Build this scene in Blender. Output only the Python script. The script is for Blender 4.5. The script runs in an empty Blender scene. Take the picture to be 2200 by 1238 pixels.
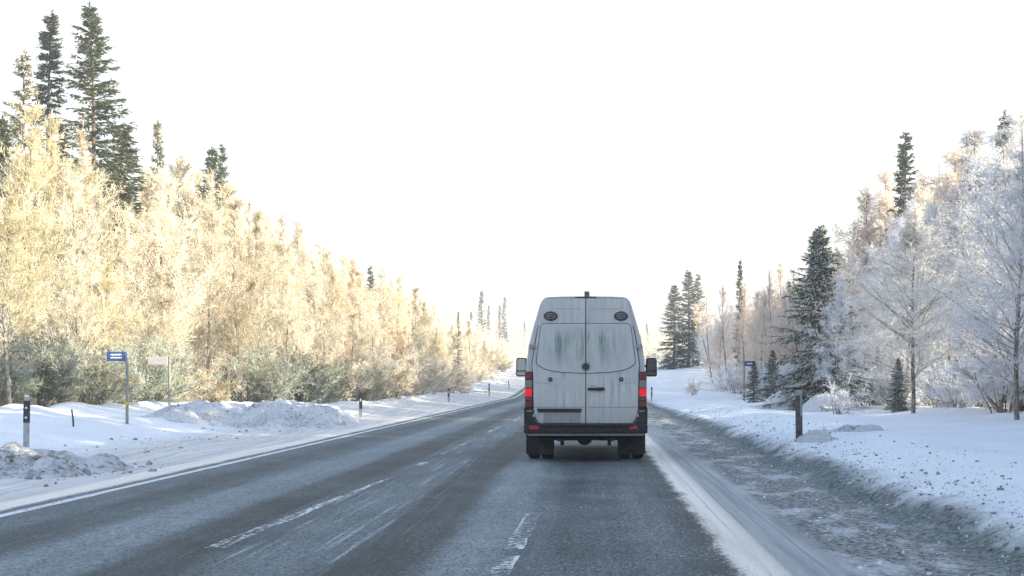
import bpy, math, random
import numpy as np
from mathutils import Vector

R = math.radians
rng = np.random.default_rng(11)
random.seed(5)
sc = bpy.context.scene
col = sc.collection

# ------------------------------------------------------------------ camera, sky, sun, exposure
# pixel (2200 wide photo) = (1270 + F*X/Y , 815 - F*(Z-1.31)/Y),  X right, Y ahead, Z up
F = 3000.0
cam = bpy.data.cameras.new("camera")
cam.sensor_width = 36.0
cam.lens = 36.0 * F / 2200.0
cam.shift_x = -170.0 / 2200.0
cam.shift_y = 196.0 / 2200.0
cam.clip_start = 0.1
cam.clip_end = 6000
camo = bpy.data.objects.new("camera", cam)
camo.location = (0, 0, 1.31)
camo.rotation_euler = (R(90), 0, 0)
col.objects.link(camo)
sc.camera = camo

SUN_EL, SUN_AZ = 15.0, 112.0           # azimuth clockwise from +Y (straight ahead)
world = bpy.data.worlds.new("World")
sc.world = world
world.use_nodes = True
wn = world.node_tree
bg = wn.nodes["Background"]
sky = wn.nodes.new("ShaderNodeTexSky")
sky.sky_type = 'NISHITA'
sky.sun_disc = False
sky.sun_elevation = R(SUN_EL)
sky.sun_rotation = R(SUN_AZ)
sky.air_density = 1.0
sky.dust_density = 1.0
sky.ozone_density = 1.0
veil = wn.nodes.new("ShaderNodeMix")          # thin milky cloud over the whole sky
veil.data_type = 'RGBA'
vt = wn.nodes.new("ShaderNodeTexCoord")
vn = wn.nodes.new("ShaderNodeTexNoise"); vn.inputs["Scale"].default_value = 2.2; vn.inputs["Detail"].default_value = 3
wn.links.new(vt.outputs["Generated"], vn.inputs["Vector"])
vm = wn.nodes.new("ShaderNodeMapRange")
for i_, v_ in enumerate((.3, .7, .80, 1.0)): vm.inputs[i_ + 1].default_value = v_
wn.links.new(vn.outputs["Fac"], vm.inputs[0])
vs_ = wn.nodes.new("ShaderNodeSeparateXYZ"); wn.links.new(vt.outputs["Generated"], vs_.inputs[0])
ve = wn.nodes.new("ShaderNodeMapRange")         # the veil thins out towards the zenith
for i_, v_ in enumerate((.30, .62, .90, .12)): ve.inputs[i_ + 1].default_value = v_
wn.links.new(vs_.outputs[2], ve.inputs[0])
vf = wn.nodes.new("ShaderNodeMath"); vf.operation = 'MULTIPLY'
wn.links.new(vm.outputs[0], vf.inputs[0]); wn.links.new(ve.outputs[0], vf.inputs[1])
wn.links.new(vf.outputs[0], veil.inputs[0])
veil.inputs[7].default_value = (1.80, 1.78, 1.75, 1)
wn.links.new(sky.outputs[0], veil.inputs[6])
wn.links.new(veil.outputs[2], bg.inputs[0])
bg.inputs[1].default_value = 0.15

sun = bpy.data.lights.new("sun", 'SUN')
sun.energy = 4.5
sun.angle = R(0.5)
sun.color = (1.0, 0.88, 0.66)
suno = bpy.data.objects.new("sun", sun)
d = Vector((math.sin(R(SUN_AZ)) * math.cos(R(SUN_EL)), math.cos(R(SUN_AZ)) * math.cos(R(SUN_EL)), math.sin(R(SUN_EL))))
suno.rotation_euler = d.to_track_quat('Z', 'Y').to_euler()
suno.location = (60, -20, 40)
col.objects.link(suno)

sc.view_settings.view_transform = 'Standard'
sc.view_settings.look = 'None'
sc.view_settings.gamma = 1.0
sc.view_settings.exposure = 1.98
sc.render.engine = 'CYCLES'
cy = sc.cycles
cy.max_bounces = 6
cy.diffuse_bounces = 3
cy.glossy_bounces = 2
cy.transmission_bounces = 3
cy.transparent_max_bounces = 8
cy.volume_bounces = 0
cy.caustics_reflective = cy.caustics_refractive = False
cy.sample_clamp_indirect = 6
cy.use_denoising = True
try:
    cy.denoiser = 'OPENIMAGEDENOISE'
    cy.denoising_input_passes = 'RGB_ALBEDO_NORMAL'
    cy.denoising_prefilter = 'NONE'
except Exception:
    pass

# ------------------------------------------------------------------ numeric helpers
def _hash(ix, iy, s):
    n = (ix.astype(np.int64) * 374761393 + iy.astype(np.int64) * 668265263 + s * 974634721) & 0x7fffffff
    n = ((n ^ (n >> 13)) * 1274126177) & 0x7fffffff
    n = (n ^ (n >> 16)) & 0xffff
    return n / 65535.0

def vnoise(x, y, s=0):
    x = np.asarray(x, float); y = np.asarray(y, float)
    ix, iy = np.floor(x), np.floor(y)
    fx, fy = x - ix, y - iy
    fx = fx * fx * (3 - 2 * fx); fy = fy * fy * (3 - 2 * fy)
    a, b = _hash(ix, iy, s), _hash(ix + 1, iy, s)
    c, e = _hash(ix, iy + 1, s), _hash(ix + 1, iy + 1, s)
    return (a * (1 - fx) + b * fx) * (1 - fy) + (c * (1 - fx) + e * fx) * fy - 0.5

def fbm(x, y, s=0, o=4):
    t, a = 0.0, 1.0
    for k in range(o):
        t = t + a * vnoise(x, y, s + k * 17); x = x * 2.03 + 3.1; y = y * 2.03 + 1.7; a *= 0.5
    return t

def sst(a, b, x):
    t = np.clip((np.asarray(x, float) - a) / (b - a), 0, 1)
    return t * t * (3 - 2 * t)

def base_h(Y):
    return 2.5 * sst(95, 170, Y) + 5.0 * sst(165, 520, Y)

def road_c(Y):
    t = np.clip(np.asarray(Y, float) - 105, 0, None)
    return np.where(t < 200, t * t / 1700.0, 200 * 200 / 1700.0 + (t - 200) * 400 / 1700.0)

def terr(X, Y, flat_road=True):
    X = np.asarray(X, float); Y = np.asarray(Y, float)
    L = X - road_c(Y)
    h = base_h(Y)
    # left verge
    crest = 14.0 - 4.6 * sst(40, 54, Y)
    ch = 0.46 - 0.2 * sst(42, 56, Y)
    bank = ch * sst(crest - 5.5 + 1.2 * sst(42, 54, Y), crest, -L) - 0.22 * sst(crest + 0.4, crest + 3, -L)
    rl = sst(5.9, 8.5, -L)
    h = h + bank + rl * (0.10 * fbm(X * 0.35, Y * 0.25, 3) + 0.06 * fbm(X * 1.1, Y * 0.9, 5))
    h = h + 0.22 * sst(crest - 1.6, crest - .2, -L) * (1 - sst(crest + .6, crest + 2.2, -L)) * np.abs(fbm(X * 0.9, Y * 0.75, 9, 3)) * 1.6
    h = h + 0.035 * sst(5.8, 6.6, -L) * (1 - sst(9, 10, -L)) * fbm(X * 2.3, Y * 0.5, 12)
    # ground swell inside the forests
    h = h + 0.5 * sst(14, 40, np.abs(L)) * fbm(X * 0.07, Y * 0.06, 21, 3) + 0.02 * np.clip(np.abs(L) - 40, 0, 400)
    # right verge
    wob = 0.35 * fbm(Y * 0.22, X * 0.0, 31, 3) + 0.18 * fbm(Y * 1.1, X * 0.4, 33, 3)
    Lr = L + wob
    rut = sst(1.75, 1.9, L) * (1 - sst(3.0, 3.6, L))
    h = h + rut * (0.045 * fbm(X * 2.4, Y * 0.8, 41, 4) + 0.018 * fbm(X * 9, Y * 5, 43, 3))
    h = h - 0.02 * np.exp(-((L - 1.36) / 0.05) ** 2) - 0.015 * np.exp(-((L - 1.62) / 0.05) ** 2)
    far = sst(30, 60, Y)
    h = h + (0.22 - 0.1 * far) * sst(2.85, 3.5, Lr) + 0.16 * sst(3.6, 5.0, Lr) - 0.07 * sst(5.0, 6.2, Lr) + 0.16 * sst(6.5, 11, L)
    rough = sst(2.9, 3.2, Lr) * (1 - sst(3.9, 5.0, Lr))
    h = h + rough * (0.06 * fbm(X * 2.2, Y * 1.0, 51, 4) + 0.02 * fbm(X * 8, Y * 6, 53, 3))
    h = h + sst(4.5, 6, L) * (0.08 * fbm(X * 0.4, Y * 0.25, 55, 3) + 0.03 * fbm(X * 1.2 + Y * .3, Y * 0.5, 57, 3))
    h = h + 0.25 * sst(4.5, 6.5, L) * sst(34, 42, Y) * (1 - sst(80, 95, Y)) * np.clip(fbm(X * 0.5, Y * 0.22, 61, 4), -.2, 1)
    # bed of the road
    bed = (1 - sst(6.15, 6.4, -L)) * (1 - sst(1.18, 1.34, L))
    h = h * 1.0 - 0.03 * bed
    h = h + 0.006 * sst(1.25, 1.4, L) * (1 - sst(1.8, 2.0, L))
    return h

# ------------------------------------------------------------------ mesh / object helpers
def mesh_np(name, V, faces, mats, midx=None, smooth=False):
    """faces: (n,3) or (n,4) int array"""
    V = np.asarray(V, np.float32); faces = np.asarray(faces, np.int32)
    me = bpy.data.meshes.new(name)
    n, k = faces.shape
    me.vertices.add(len(V)); me.vertices.foreach_set("co", V.ravel())
    me.loops.add(n * k); me.loops.foreach_set("vertex_index", faces.ravel())
    me.polygons.add(n)
    me.polygons.foreach_set("loop_start", np.arange(0, n * k, k, dtype=np.int32))
    if midx is not None:
        me.polygons.foreach_set("material_index", np.asarray(midx, np.int32))
    if smooth:
        me.polygons.foreach_set("use_smooth", np.ones(n, bool))
    for m in mats:
        me.materials.append(m)
    me.update(calc_edges=True)
    return me

def link(name, me, parent=None):
    o = bpy.data.objects.new(name, me)
    col.objects.link(o)
    if parent is not None:
        o.parent = parent
    return o

def tag(o, label=None, cat=None, group=None, kind=None):
    if label: o["label"] = label
    if cat: o["category"] = cat
    if group: o["group"] = group
    if kind: o["kind"] = kind
    return o

def empty(name, loc, rz=0.0):
    o = bpy.data.objects.new(name, None)
    o.location = loc; o.rotation_euler = (0, 0, rz)
    o.empty_display_size = 0.3
    col.objects.link(o)
    return o

class MB:
    """collects simple solids into one mesh"""
    def __init__(s): s.v = []; s.f = []; s.m = []; s.sm = []
    def add(s, vs, fs, mi=0, smooth=False):
        b = len(s.v); s.v += [tuple(map(float, p)) for p in vs]
        for f in fs:
            s.f.append([b + i for i in f]); s.m.append(mi); s.sm.append(smooth)
        return s
    def box(s, c, d, mi=0, rz=0.0, bev=0.0):
        x, y, z = d[0] / 2, d[1] / 2, d[2] / 2
        if bev <= 0:
            vs = [(-x, -y, -z), (x, -y, -z), (x, y, -z), (-x, y, -z), (-x, -y, z), (x, -y, z), (x, y, z), (-x, y, z)]
            fs = [(0, 3, 2, 1), (4, 5, 6, 7), (0, 1, 5, 4), (1, 2, 6, 5), (2, 3, 7, 6), (3, 0, 4, 7)]
        else:
            import bmesh
            bm = bmesh.new(); bmesh.ops.create_cube(bm, size=1)
            for v in bm.verts: v.co = Vector((v.co.x * d[0], v.co.y * d[1], v.co.z * d[2]))
            bmesh.ops.bevel(bm, geom=bm.edges[:] + bm.verts[:], offset=bev, segments=2, affect='EDGES', profile=0.5)
            bm.verts.index_update()
            vs = [tuple(v.co) for v in bm.verts]; fs = [[v.index for v in f.verts] for f in bm.faces]; bm.free()
        cr, sr = math.cos(rz), math.sin(rz)
        vs = [(c[0] + p[0] * cr - p[1] * sr, c[1] + p[0] * sr + p[1] * cr, c[2] + p[2]) for p in vs]
        return s.add(vs, fs, mi)
    def tube(s, pts, rad, n=10, mi=0, caps=True, smooth=True):
        pts = [Vector(p) for p in pts]
        if not hasattr(rad, '__len__'): rad = [rad] * len(pts)
        vs = []; fs = []
        for i, p in enumerate(pts):
            t = (pts[min(i + 1, len(pts) - 1)] - pts[max(i - 1, 0)]).normalized()
            u = t.orthogonal().normalized() if i == 0 else (u - t * u.dot(t)).normalized()
            w = t.cross(u)
            for k in range(n):
                a = 2 * math.pi * k / n
                vs.append(p + (u * math.cos(a) + w * math.sin(a)) * rad[i])
        for i in range(len(pts) - 1):
            for k in range(n):
                fs.append((i * n + k, i * n + (k + 1) % n, (i + 1) * n + (k + 1) % n, (i + 1) * n + k))
        s.add(vs, fs, mi, smooth)
        if caps:
            s.add(vs[:n], [tuple(reversed(range(n)))], mi); s.add(vs[-n:], [tuple(range(n))], mi)
        return s
    def slab(s, poly, y0, y1, mi=0, bev=0.0):
        """polygon in (x,z), extruded from y0 (front, nearer the viewer) to y1"""
        n = len(poly)
        a = sum(poly[i][0] * poly[(i + 1) % n][1] - poly[(i + 1) % n][0] * poly[i][1] for i in range(n))
        if a < 0: poly = list(reversed(poly))
        if bev > 0:
            cx = sum(p[0] for p in poly) / n; cz = sum(p[1] for p in poly) / n
            inn = []
            for i in range(n):
                p0, p, p1 = poly[i - 1], poly[i], poly[(i + 1) % n]
                e0 = Vector((p[0] - p0[0], p[1] - p0[1])).normalized(); e1 = Vector((p1[0] - p[0], p1[1] - p[1])).normalized()
                nrm = Vector((-e0.y - e1.y, e0.x + e1.x))
                nrm = nrm.normalized() if nrm.length > 1e-6 else Vector((-e0.y, e0.x))
                inn.append((p[0] + nrm.x * bev, p[1] + nrm.y * bev))
            vs = [(p[0], y0, p[1]) for p in inn] + [(p[0], y0 + bev, p[1]) for p in poly] + [(p[0], y1, p[1]) for p in poly]
            fs = [tuple(range(n))] + [(i + n, (i + 1) % n + n, (i + 1) % n, i) for i in range(n)] + [(i + 2 * n, (i + 1) % n + 2 * n, (i + 1) % n + n, i + n) for i in range(n)]
            fs += [tuple(range(3 * n - 1, 2 * n - 1, -1))]
        else:
            vs = [(p[0], y0, p[1]) for p in poly] + [(p[0], y1, p[1]) for p in poly]
            fs = [tuple(range(n)), tuple(range(2 * n - 1, n - 1, -1))] + [(i + n, (i + 1) % n + n, (i + 1) % n, i) for i in range(n)]
        return s.add(vs, fs, mi)
    def build(s, name, mats, parent=None):
        me = bpy.data.meshes.new(name)
        me.from_pydata(s.v, [], s.f)
        if not isinstance(mats, (list, tuple)): mats = [mats]
        for m in mats: me.materials.append(m)
        me.polygons.foreach_set("material_index", s.m)
        me.polygons.foreach_set("use_smooth", s.sm)
        me.update()
        return link(name, me, parent)

# ------------------------------------------------------------------ material helpers
class NT:
    def __init__(s, name):
        s.m = bpy.data.materials.new(name); s.m.use_nodes = True
        s.t = s.m.node_tree; s.t.nodes.clear()
    def n(s, typ, **kw):
        nd = s.t.nodes.new(typ)
        for k, v in kw.items():
            if k.startswith("i_"):
                key = k[2:]
                nd.inputs[int(key) if key.isdigit() else key.replace("_", " ")].default_value = v
            else: setattr(nd, k, v)
        return nd
    def l(s, a, b): s.t.links.new(a, b)
    def val(s, x):
        return x
    def math(s, op, a, b=None, c=None, clamp=False):
        nd = s.n("ShaderNodeMath", operation=op, use_clamp=clamp)
        for i, x in enumerate((a, b, c)):
            if x is None: continue
            if isinstance(x, (int, float)): nd.inputs[i].default_value = x
            else: s.l(x, nd.inputs[i])
        return nd.outputs[0]
    def mr(s, x, a, b, c=0.0, e=1.0, smooth=False):
        nd = s.n("ShaderNodeMapRange", clamp=True)
        if smooth: nd.interpolation_type = 'SMOOTHSTEP'
        s.l(x, nd.inputs[0])
        for i, v in enumerate((a, b, c, e)): nd.inputs[i + 1].default_value = v
        return nd.outputs[0]
    def mix(s, f, a, b, typ='MIX'):
        nd = s.n("ShaderNodeMix", data_type='RGBA', blend_type=typ)
        if isinstance(f, (int, float)): nd.inputs[0].default_value = f
        else: s.l(f, nd.inputs[0])
        for k, x in ((6, a), (7, b)):
            if isinstance(x, (tuple, list)): nd.inputs[k].default_value = (*x[:3], 1)
            else: s.l(x, nd.inputs[k])
        return nd.outputs[2]
    def noise(s, vec=None, scale=5.0, detail=3.0, rough=0.55, dist=0.0):
        nd = s.n("ShaderNodeTexNoise"); nd.inputs["Scale"].default_value = scale
        nd.inputs["Detail"].default_value = detail; nd.inputs["Roughness"].default_value = rough; nd.inputs["Distortion"].default_value = dist
        if vec is not None: s.l(vec, nd.inputs["Vector"])
        return nd.outputs["Fac"]
    def pos(s): return s.n("ShaderNodeNewGeometry").outputs["Position"]
    def attr(s, name): return s.n("ShaderNodeAttribute", attribute_name=name).outputs["Fac"]
    def sep(s, v):
        nd = s.n("ShaderNodeSeparateXYZ"); s.l(v, nd.inputs[0]); return nd.outputs
    def comb(s, x, y, z=0.0):
        nd = s.n("ShaderNodeCombineXYZ")
        for i, v in enumerate((x, y, z)):
            if isinstance(v, (int, float)): nd.inputs[i].default_value = v
            else: s.l(v, nd.inputs[i])
        return nd.outputs[0]
    def ramp(s, f, stops, interp='LINEAR'):
        nd = s.n("ShaderNodeValToRGB"); s.l(f, nd.inputs[0]); cr = nd.color_ramp; cr.interpolation = interp
        while len(cr.elements) < len(stops): cr.elements.new(0.5)
        for e, (p, c) in zip(cr.elements, stops):
            e.position = p; e.color = (*c[:3], 1) if hasattr(c, '__len__') else (c, c, c, 1)
        return nd.outputs[0]
    def bump(s, h, strength=0.5, dist=0.02):
        nd = s.n("ShaderNodeBump"); nd.inputs["Strength"].default_value = strength; nd.inputs["Distance"].default_value = dist
        s.l(h, nd.inputs["Height"]); return nd.outputs[0]
    def pbsdf(s, color, rough=0.7, normal=None, spec=0.3, metal=0.0, coat=0.0):
        nd = s.n("ShaderNodeBsdfPrincipled")
        if isinstance(color, (tuple, list)): nd.inputs["Base Color"].default_value = (*color[:3], 1)
        else: s.l(color, nd.inputs["Base Color"])
        if isinstance(rough, (int, float)): nd.inputs["Roughness"].default_value = rough
        else: s.l(rough, nd.inputs["Roughness"])
        nd.inputs["Specular IOR Level"].default_value = spec
        nd.inputs["Metallic"].default_value = metal
        nd.inputs["Coat Weight"].default_value = coat
        if normal is not None: s.l(normal, nd.inputs["Normal"])
        return nd
    def out(s, sh, vol=None):
        o = s.n("ShaderNodeOutputMaterial")
        if sh is not None: s.l(sh, o.inputs["Surface"])
        if vol is not None: s.l(vol, o.inputs["Volume"])
        return s.m

def plain(name, c, rough=0.6, spec=0.3, metal=0.0, var=0.15, scale=14.0, coat=0.0):
    t = NT(name)
    tc = t.n("ShaderNodeTexCoord").outputs["Object"]
    f = t.noise(tc, scale, 4)
    c2 = tuple(min(1, x * (1 + var) + var * 0.05) for x in c); c1 = tuple(x * (1 - var) for x in c)
    p = t.pbsdf(t.mix(t.mr(f, .3, .7), c1, c2), rough, spec=spec, metal=metal, coat=coat)
    return t.out(p.outputs[0])

# --- snow / verge
def mat_snow():
    t = NT("snow")
    P = t.pos(); L = t.attr("lat"); S = t.sep(P)
    n1 = t.noise(P, 0.9, 3); n2 = t.noise(P, 5.0, 4)
    Lw = t.math('ADD', L, t.math('ADD', t.math('MULTIPLY', t.math('SUBTRACT', n1, .5), .7), t.math('MULTIPLY', t.math('SUBTRACT', n2, .5), .35)))
    streakv = t.comb(t.math('MULTIPLY', L, 9.0), t.math('MULTIPLY', S[1], .22))
    st = t.noise(streakv, 1.0, 4, .6)
    clean = t.mix(t.mr(t.noise(P, .35, 3), .35, .65), (.80, .825, .86), (.73, .765, .81))
    # right hand side: packed sanded snow, tyre marks, dirty slush, ploughed lip
    c, _st = packed_snow(t, L, S)
    chips = t.mr(t.noise(P, 17.0, 4, .75), .40, .60)
    patch = t.mr(t.noise(t.comb(t.math('MULTIPLY', L, 1.5), t.math('MULTIPLY', S[1], .6)), 1.3, 4, .65), .50, .60)
    slush = t.mix(chips, (.045, .05, .048), (.36, .375, .37))
    slush = t.mix(t.math('MULTIPLY', patch, .5), slush, (.68, .70, .72))
    c = t.mix(t.mr(t.math('ADD', L, t.math('MULTIPLY', t.math('SUBTRACT', n2, .5), .3)), 1.70, 1.86), c, slush)
    lip = t.mix(chips, (.05, .064, .062), (.20, .235, .24))
    c = t.mix(t.mr(Lw, 2.62, 2.9), c, lip)
    # spotted zone: clean snow peppered with dark crumbs that thin out away from the road
    v = t.n("ShaderNodeTexVoronoi", feature='F1'); t.l(P, v.inputs["Vector"]); v.inputs["Scale"].default_value = 9.0
    wn_ = t.noise(P, 2.2, 4, .7)
    dens = t.mr(Lw, 2.9, 6.2, .42, .0)
    crumbs = t.math('LESS_THAN', v.outputs["Distance"], t.math('MULTIPLY', dens, t.mr(wn_, .35, .75)))
    fine = t.mr(t.noise(P, 30, 3, .7), .54, .66)
    finef = t.math('MULTIPLY', fine, t.mr(Lw, 3.0, 5.6, .75, 0.0))
    spotted = t.mix(finef, clean, (.34, .34, .35))
    spotted = t.mix(t.math('MULTIPLY', crumbs, .8), spotted, (.16, .15, .145))
    c = t.mix(t.mr(Lw, 3.05, 3.4), c, spotted)
    # left hand side: packed greyish run-off beside the edge line, then clean
    lp = t.mix(t.mr(st, .35, .7), (.48, .48, .48), (.80, .77, .74))
    lp = t.mix(t.math('MULTIPLY', t.mr(t.noise(P, 14, 4, .7), .52, .66), t.mr(n1, .4, .62)), lp, (.30, .29, .28))
    left = t.mix(t.mr(Lw, -8.4, -9.8), lp, t.mix(t.math('MULTIPLY', t.mr(t.noise(P, 8, 4, .75), .60, .70), .45), clean, (.36, .36, .37)))
    left = t.mix(t.mr(L, -11.0, -13.0), left, clean)
    c = t.mix(t.mr(L, -2.0, -2.1), c, left)
    h = t.math('ADD', t.noise(P, 22, 4, .7), t.math('MULTIPLY', t.noise(P, 4, 3), .7))
    rough_amt = t.mr(Lw, 2.0, 6.0, 1.0, 0.25)
    b = t.bump(t.math('MULTIPLY', h, rough_amt), .55, .05)
    p = t.pbsdf(c, .75, b, spec=.25)
    return t.out(p.outputs[0])

def mat_heap(name, dirt):
    t = NT(name)
    P = t.pos(); S = t.sep(P)
    a = t.noise(P, 11, 5, .8); b_ = t.noise(P, 1.3, 3)
    f = t.math('MULTIPLY', t.mr(a, .5 - dirt * .12, .62), t.mr(b_, .58 - dirt * .25, .72 - dirt * .2))
    c = t.mix(f, (.76, .79, .83), (.18, .185, .19))
    v = t.n("ShaderNodeTexVoronoi"); t.l(P, v.inputs["Vector"]); v.inputs["Scale"].default_value = 11
    c = t.mix(t.math('MULTIPLY', t.math('LESS_THAN', v.outputs["Distance"], .22), dirt * .6), c, (.12, .12, .12))
    b = t.bump(t.noise(P, 12, 5, .75), .9, .12)
    return t.out(t.pbsdf(c, .8, b, spec=.2).outputs[0])

def packed_snow(t, L, S):
    st = t.noise(t.comb(t.math('MULTIPLY', L, 9.0), t.math('MULTIPLY', S[1], .22)), 1.0, 4, .6)
    gr = t.noise(t.comb(S[0], t.math('MULTIPLY', S[1], .4)), 38, 4, .8)
    packed = t.mix(t.mr(st, .35, .68), (.70, .64, .56), (.90, .85, .77))
    packed = t.mix(t.mr(gr, .52, .66, 0, .55), packed, (.30, .30, .295))
    packed2 = t.mix(t.mr(st, .3, .7), (.24, .255, .26), (.48, .50, .51))
    c = t.mix(t.mr(t.math('ADD', L, t.math('MULTIPLY', t.math('SUBTRACT', st, .5), .3)), 1.24, 1.42), packed, packed2)
    for l0, w0 in ((1.20, .016), (1.37, .03), (1.50, .014), (1.63, .02)):
        tr = t.mr(t.math('ABSOLUTE', t.math('SUBTRACT', t.math('ADD', L, t.math('MULTIPLY', t.math('SUBTRACT', st, .5), .06)), l0)), w0, w0 * .4)
        c = t.mix(t.math('MULTIPLY', t.math('MULTIPLY', tr, .42), t.mr(st, .35, .6)), c, (.15, .16, .165))
    return c, st

def snow_edge(t, L, S, P):
    # ragged hem of sanded snow creeping over the tarmac, combed along the traffic
    a = t.noise(t.comb(t.math('MULTIPLY', L, 2.0), t.math('MULTIPLY', S[1], .8)), 1.0, 6, .75)
    f = t.noise(P, 30, 4, .85)
    w = t.math('ADD', t.math('MULTIPLY', t.math('SUBTRACT', a, .5), .42), t.math('MULTIPLY', t.math('SUBTRACT', f, .5), .5))
    r = t.mr(t.math('ADD', L, w), .97, 1.04)
    l = t.mr(t.math('ADD', L, t.math('MULTIPLY', w, .6)), -5.84, -5.92)
    return t.math('MAXIMUM', r, l)

def mat_road():
    t = NT("asphalt")
    P = t.pos(); L = t.attr("lat"); S = t.sep(P); Y = S[1]
    s1 = t.noise(t.comb(t.math('MULTIPLY', L, 5.0), t.math('MULTIPLY', Y, .10)), 1.0, 5, .62)
    s2 = t.noise(t.comb(t.math('MULTIPLY', L, 16.0), t.math('MULTIPLY', Y, .30)), 1.0, 4, .65)
    big = t.noise(t.comb(t.math('MULTIPLY', L, .8), t.math('MULTIPLY', Y, .12)), 1.0, 3)
    grain = t.noise(t.comb(t.math('MULTIPLY', S[0], 1.0), t.math('MULTIPLY', S[1], .45)), 42, 4, .85)
    grain2 = t.noise(P, 210, 2, .7)
    Lw = t.math('ADD', L, t.math('MULTIPLY', t.math('SUBTRACT', big, .5), .5))
    # dryness across the road: pale salted strips and darker wheel tracks
    stops = [(-5.75, .42), (-5.25, .40), (-4.95, .16), (-4.55, .26), (-4.1, .66), (-3.6, .58), (-3.35, .16), (-2.95, .05), (-2.72, .30), (-2.3, .46),
             (-1.95, .38), (-1.75, .06), (-1.35, .06), (-1.10, .62), (-.80, .64), (-.55, .34), (-.2, .20), (.25, .24), (.55, .34), (.85, .12), (1.1, .10)]
    f = t.mr(Lw, -6.0, 1.2)
    # ramp is limited to 32 stops
    band = t.ramp(f, [((a + 6.0) / 7.2, v) for a, v in stops], 'EASE')
    patchy = t.math('MULTIPLY', t.math('SUBTRACT', t.noise(t.comb(t.math('MULTIPLY', L, 1.4), t.math('MULTIPLY', Y, .5)), 1.0, 5, .65), .5), .55)
    k = t.math('ADD', t.math('ADD', band, patchy), t.math('MULTIPLY', t.math('SUBTRACT', s1, .5), .42))
    streak = t.math('MULTIPLY', t.mr(s2, .55, .72), t.math('MULTIPLY', t.mr(t.math('ABSOLUTE', t.math('ADD', L, 2.3)), .9, .45), .8))
    k = t.math('ADD', k, streak, clamp=True)
    c = t.mix(k, (.018, .030, .034), (.46, .52, .53))
    grain3 = t.noise(t.comb(S[0], t.math('MULTIPLY', S[1], .35)), 15, 3, .7)
    g = t.math('ADD', t.math('MULTIPLY', grain, .6), t.math('ADD', t.math('MULTIPLY', grain2, .2), t.math('MULTIPLY', grain3, .2)))
    c = t.mix(.9, c, t.ramp(g, [(.40, .08), (.48, .55), (.55, 1.0), (.66, 1.0)]), 'MULTIPLY')
    # frost crumbs, heavier in our own lane
    v = t.noise(P, 26, 4, .8)
    fr = t.math('MULTIPLY', t.mr(v, .55, .61), t.mr(t.noise(P, 1.1, 3), .34, .60))
    fr = t.math('MULTIPLY', fr, t.mr(L, -1.6, .1, .25, .8))
    c = t.mix(fr, c, (.62, .65, .66))
    b = t.bump(g, .6, .012)
    rgh = t.mr(k, 0, .6, .55, .8)
    c = t.mix(snow_edge(t, L, S, P), c, packed_snow(t, L, S)[0])
    return t.out(t.pbsdf(c, rgh, b, spec=.10).outputs[0])

def mat_marking(name, wear):
    t = NT(name)
    P = t.pos(); S = t.sep(P)
    n = t.noise(P, 16, 5, .75); n2 = t.noise(t.comb(t.math('MULTIPLY', S[0], 8), t.math('MULTIPLY', S[1], .8)), 1.0, 3)
    f = t.mr(t.math('ADD', t.math('MULTIPLY', n, .6), t.math('MULTIPLY', n2, .4)), wear, wear + .10)
    p = t.pbsdf(t.mix(t.mr(n, .4, .7), (.60, .62, .62), (.80, .81, .81)), .75)
    tr = t.n("ShaderNodeBsdfTransparent")
    mx = t.n("ShaderNodeMixShader"); t.l(f, mx.inputs[0]); t.l(tr.outputs[0], mx.inputs[1]); t.l(p.outputs[0], mx.inputs[2])
    return t.out(mx.outputs[0])

def mat_twig(name, frost, wood, lo, hi, tint=(1, .93, .80), trans=.42, rnd=.25):
    """twigs under hoar frost: share of frost from noise in the tree's own space, tinted tree by tree"""
    t = NT(name)
    oi = t.n("ShaderNodeObjectInfo")
    tc = t.n("ShaderNodeTexCoord").outputs["Object"]
    n = t.noise(tc, 1.3, 3, .6); n2 = t.noise(tc, 19.0, 2, .7)
    f = t.mr(t.math('ADD', t.math('ADD', t.math('MULTIPLY', n, .5), t.math('MULTIPLY', n2, .5)), t.math('MULTIPLY', t.math('SUBTRACT', oi.outputs["Random"], .5), rnd)), lo, hi)
    c = t.mix(f, wood, t.mix(t.mr(oi.outputs["Random"], 0, 1), frost, tuple(a * b for a, b in zip(frost, tint))))
    df = t.n("ShaderNodeBsdfDiffuse"); t.l(c, df.inputs[0])
    tl = t.n("ShaderNodeBsdfTranslucent"); t.l(c, tl.inputs[0])
    mx = t.n("ShaderNodeMixShader"); mx.inputs[0].default_value = trans
    t.l(df.outputs[0], mx.inputs[1]); t.l(tl.outputs[0], mx.inputs[2])
    return t.out(mx.outputs[0])

def mat_bark(name, a, b):
    t = NT(name)
    tc = t.n("ShaderNodeTexCoord").outputs["Object"]
    S = t.sep(tc)
    n = t.noise(t.comb(S[0], S[1], t.math('MULTIPLY', S[2], .5)), 9, 5, .7)
    c = t.mix(t.mr(n, .38, .62), a, b)
    return t.out(t.pbsdf(c, .85, t.bump(n, .6, .02), spec=.15).outputs[0])

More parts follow.
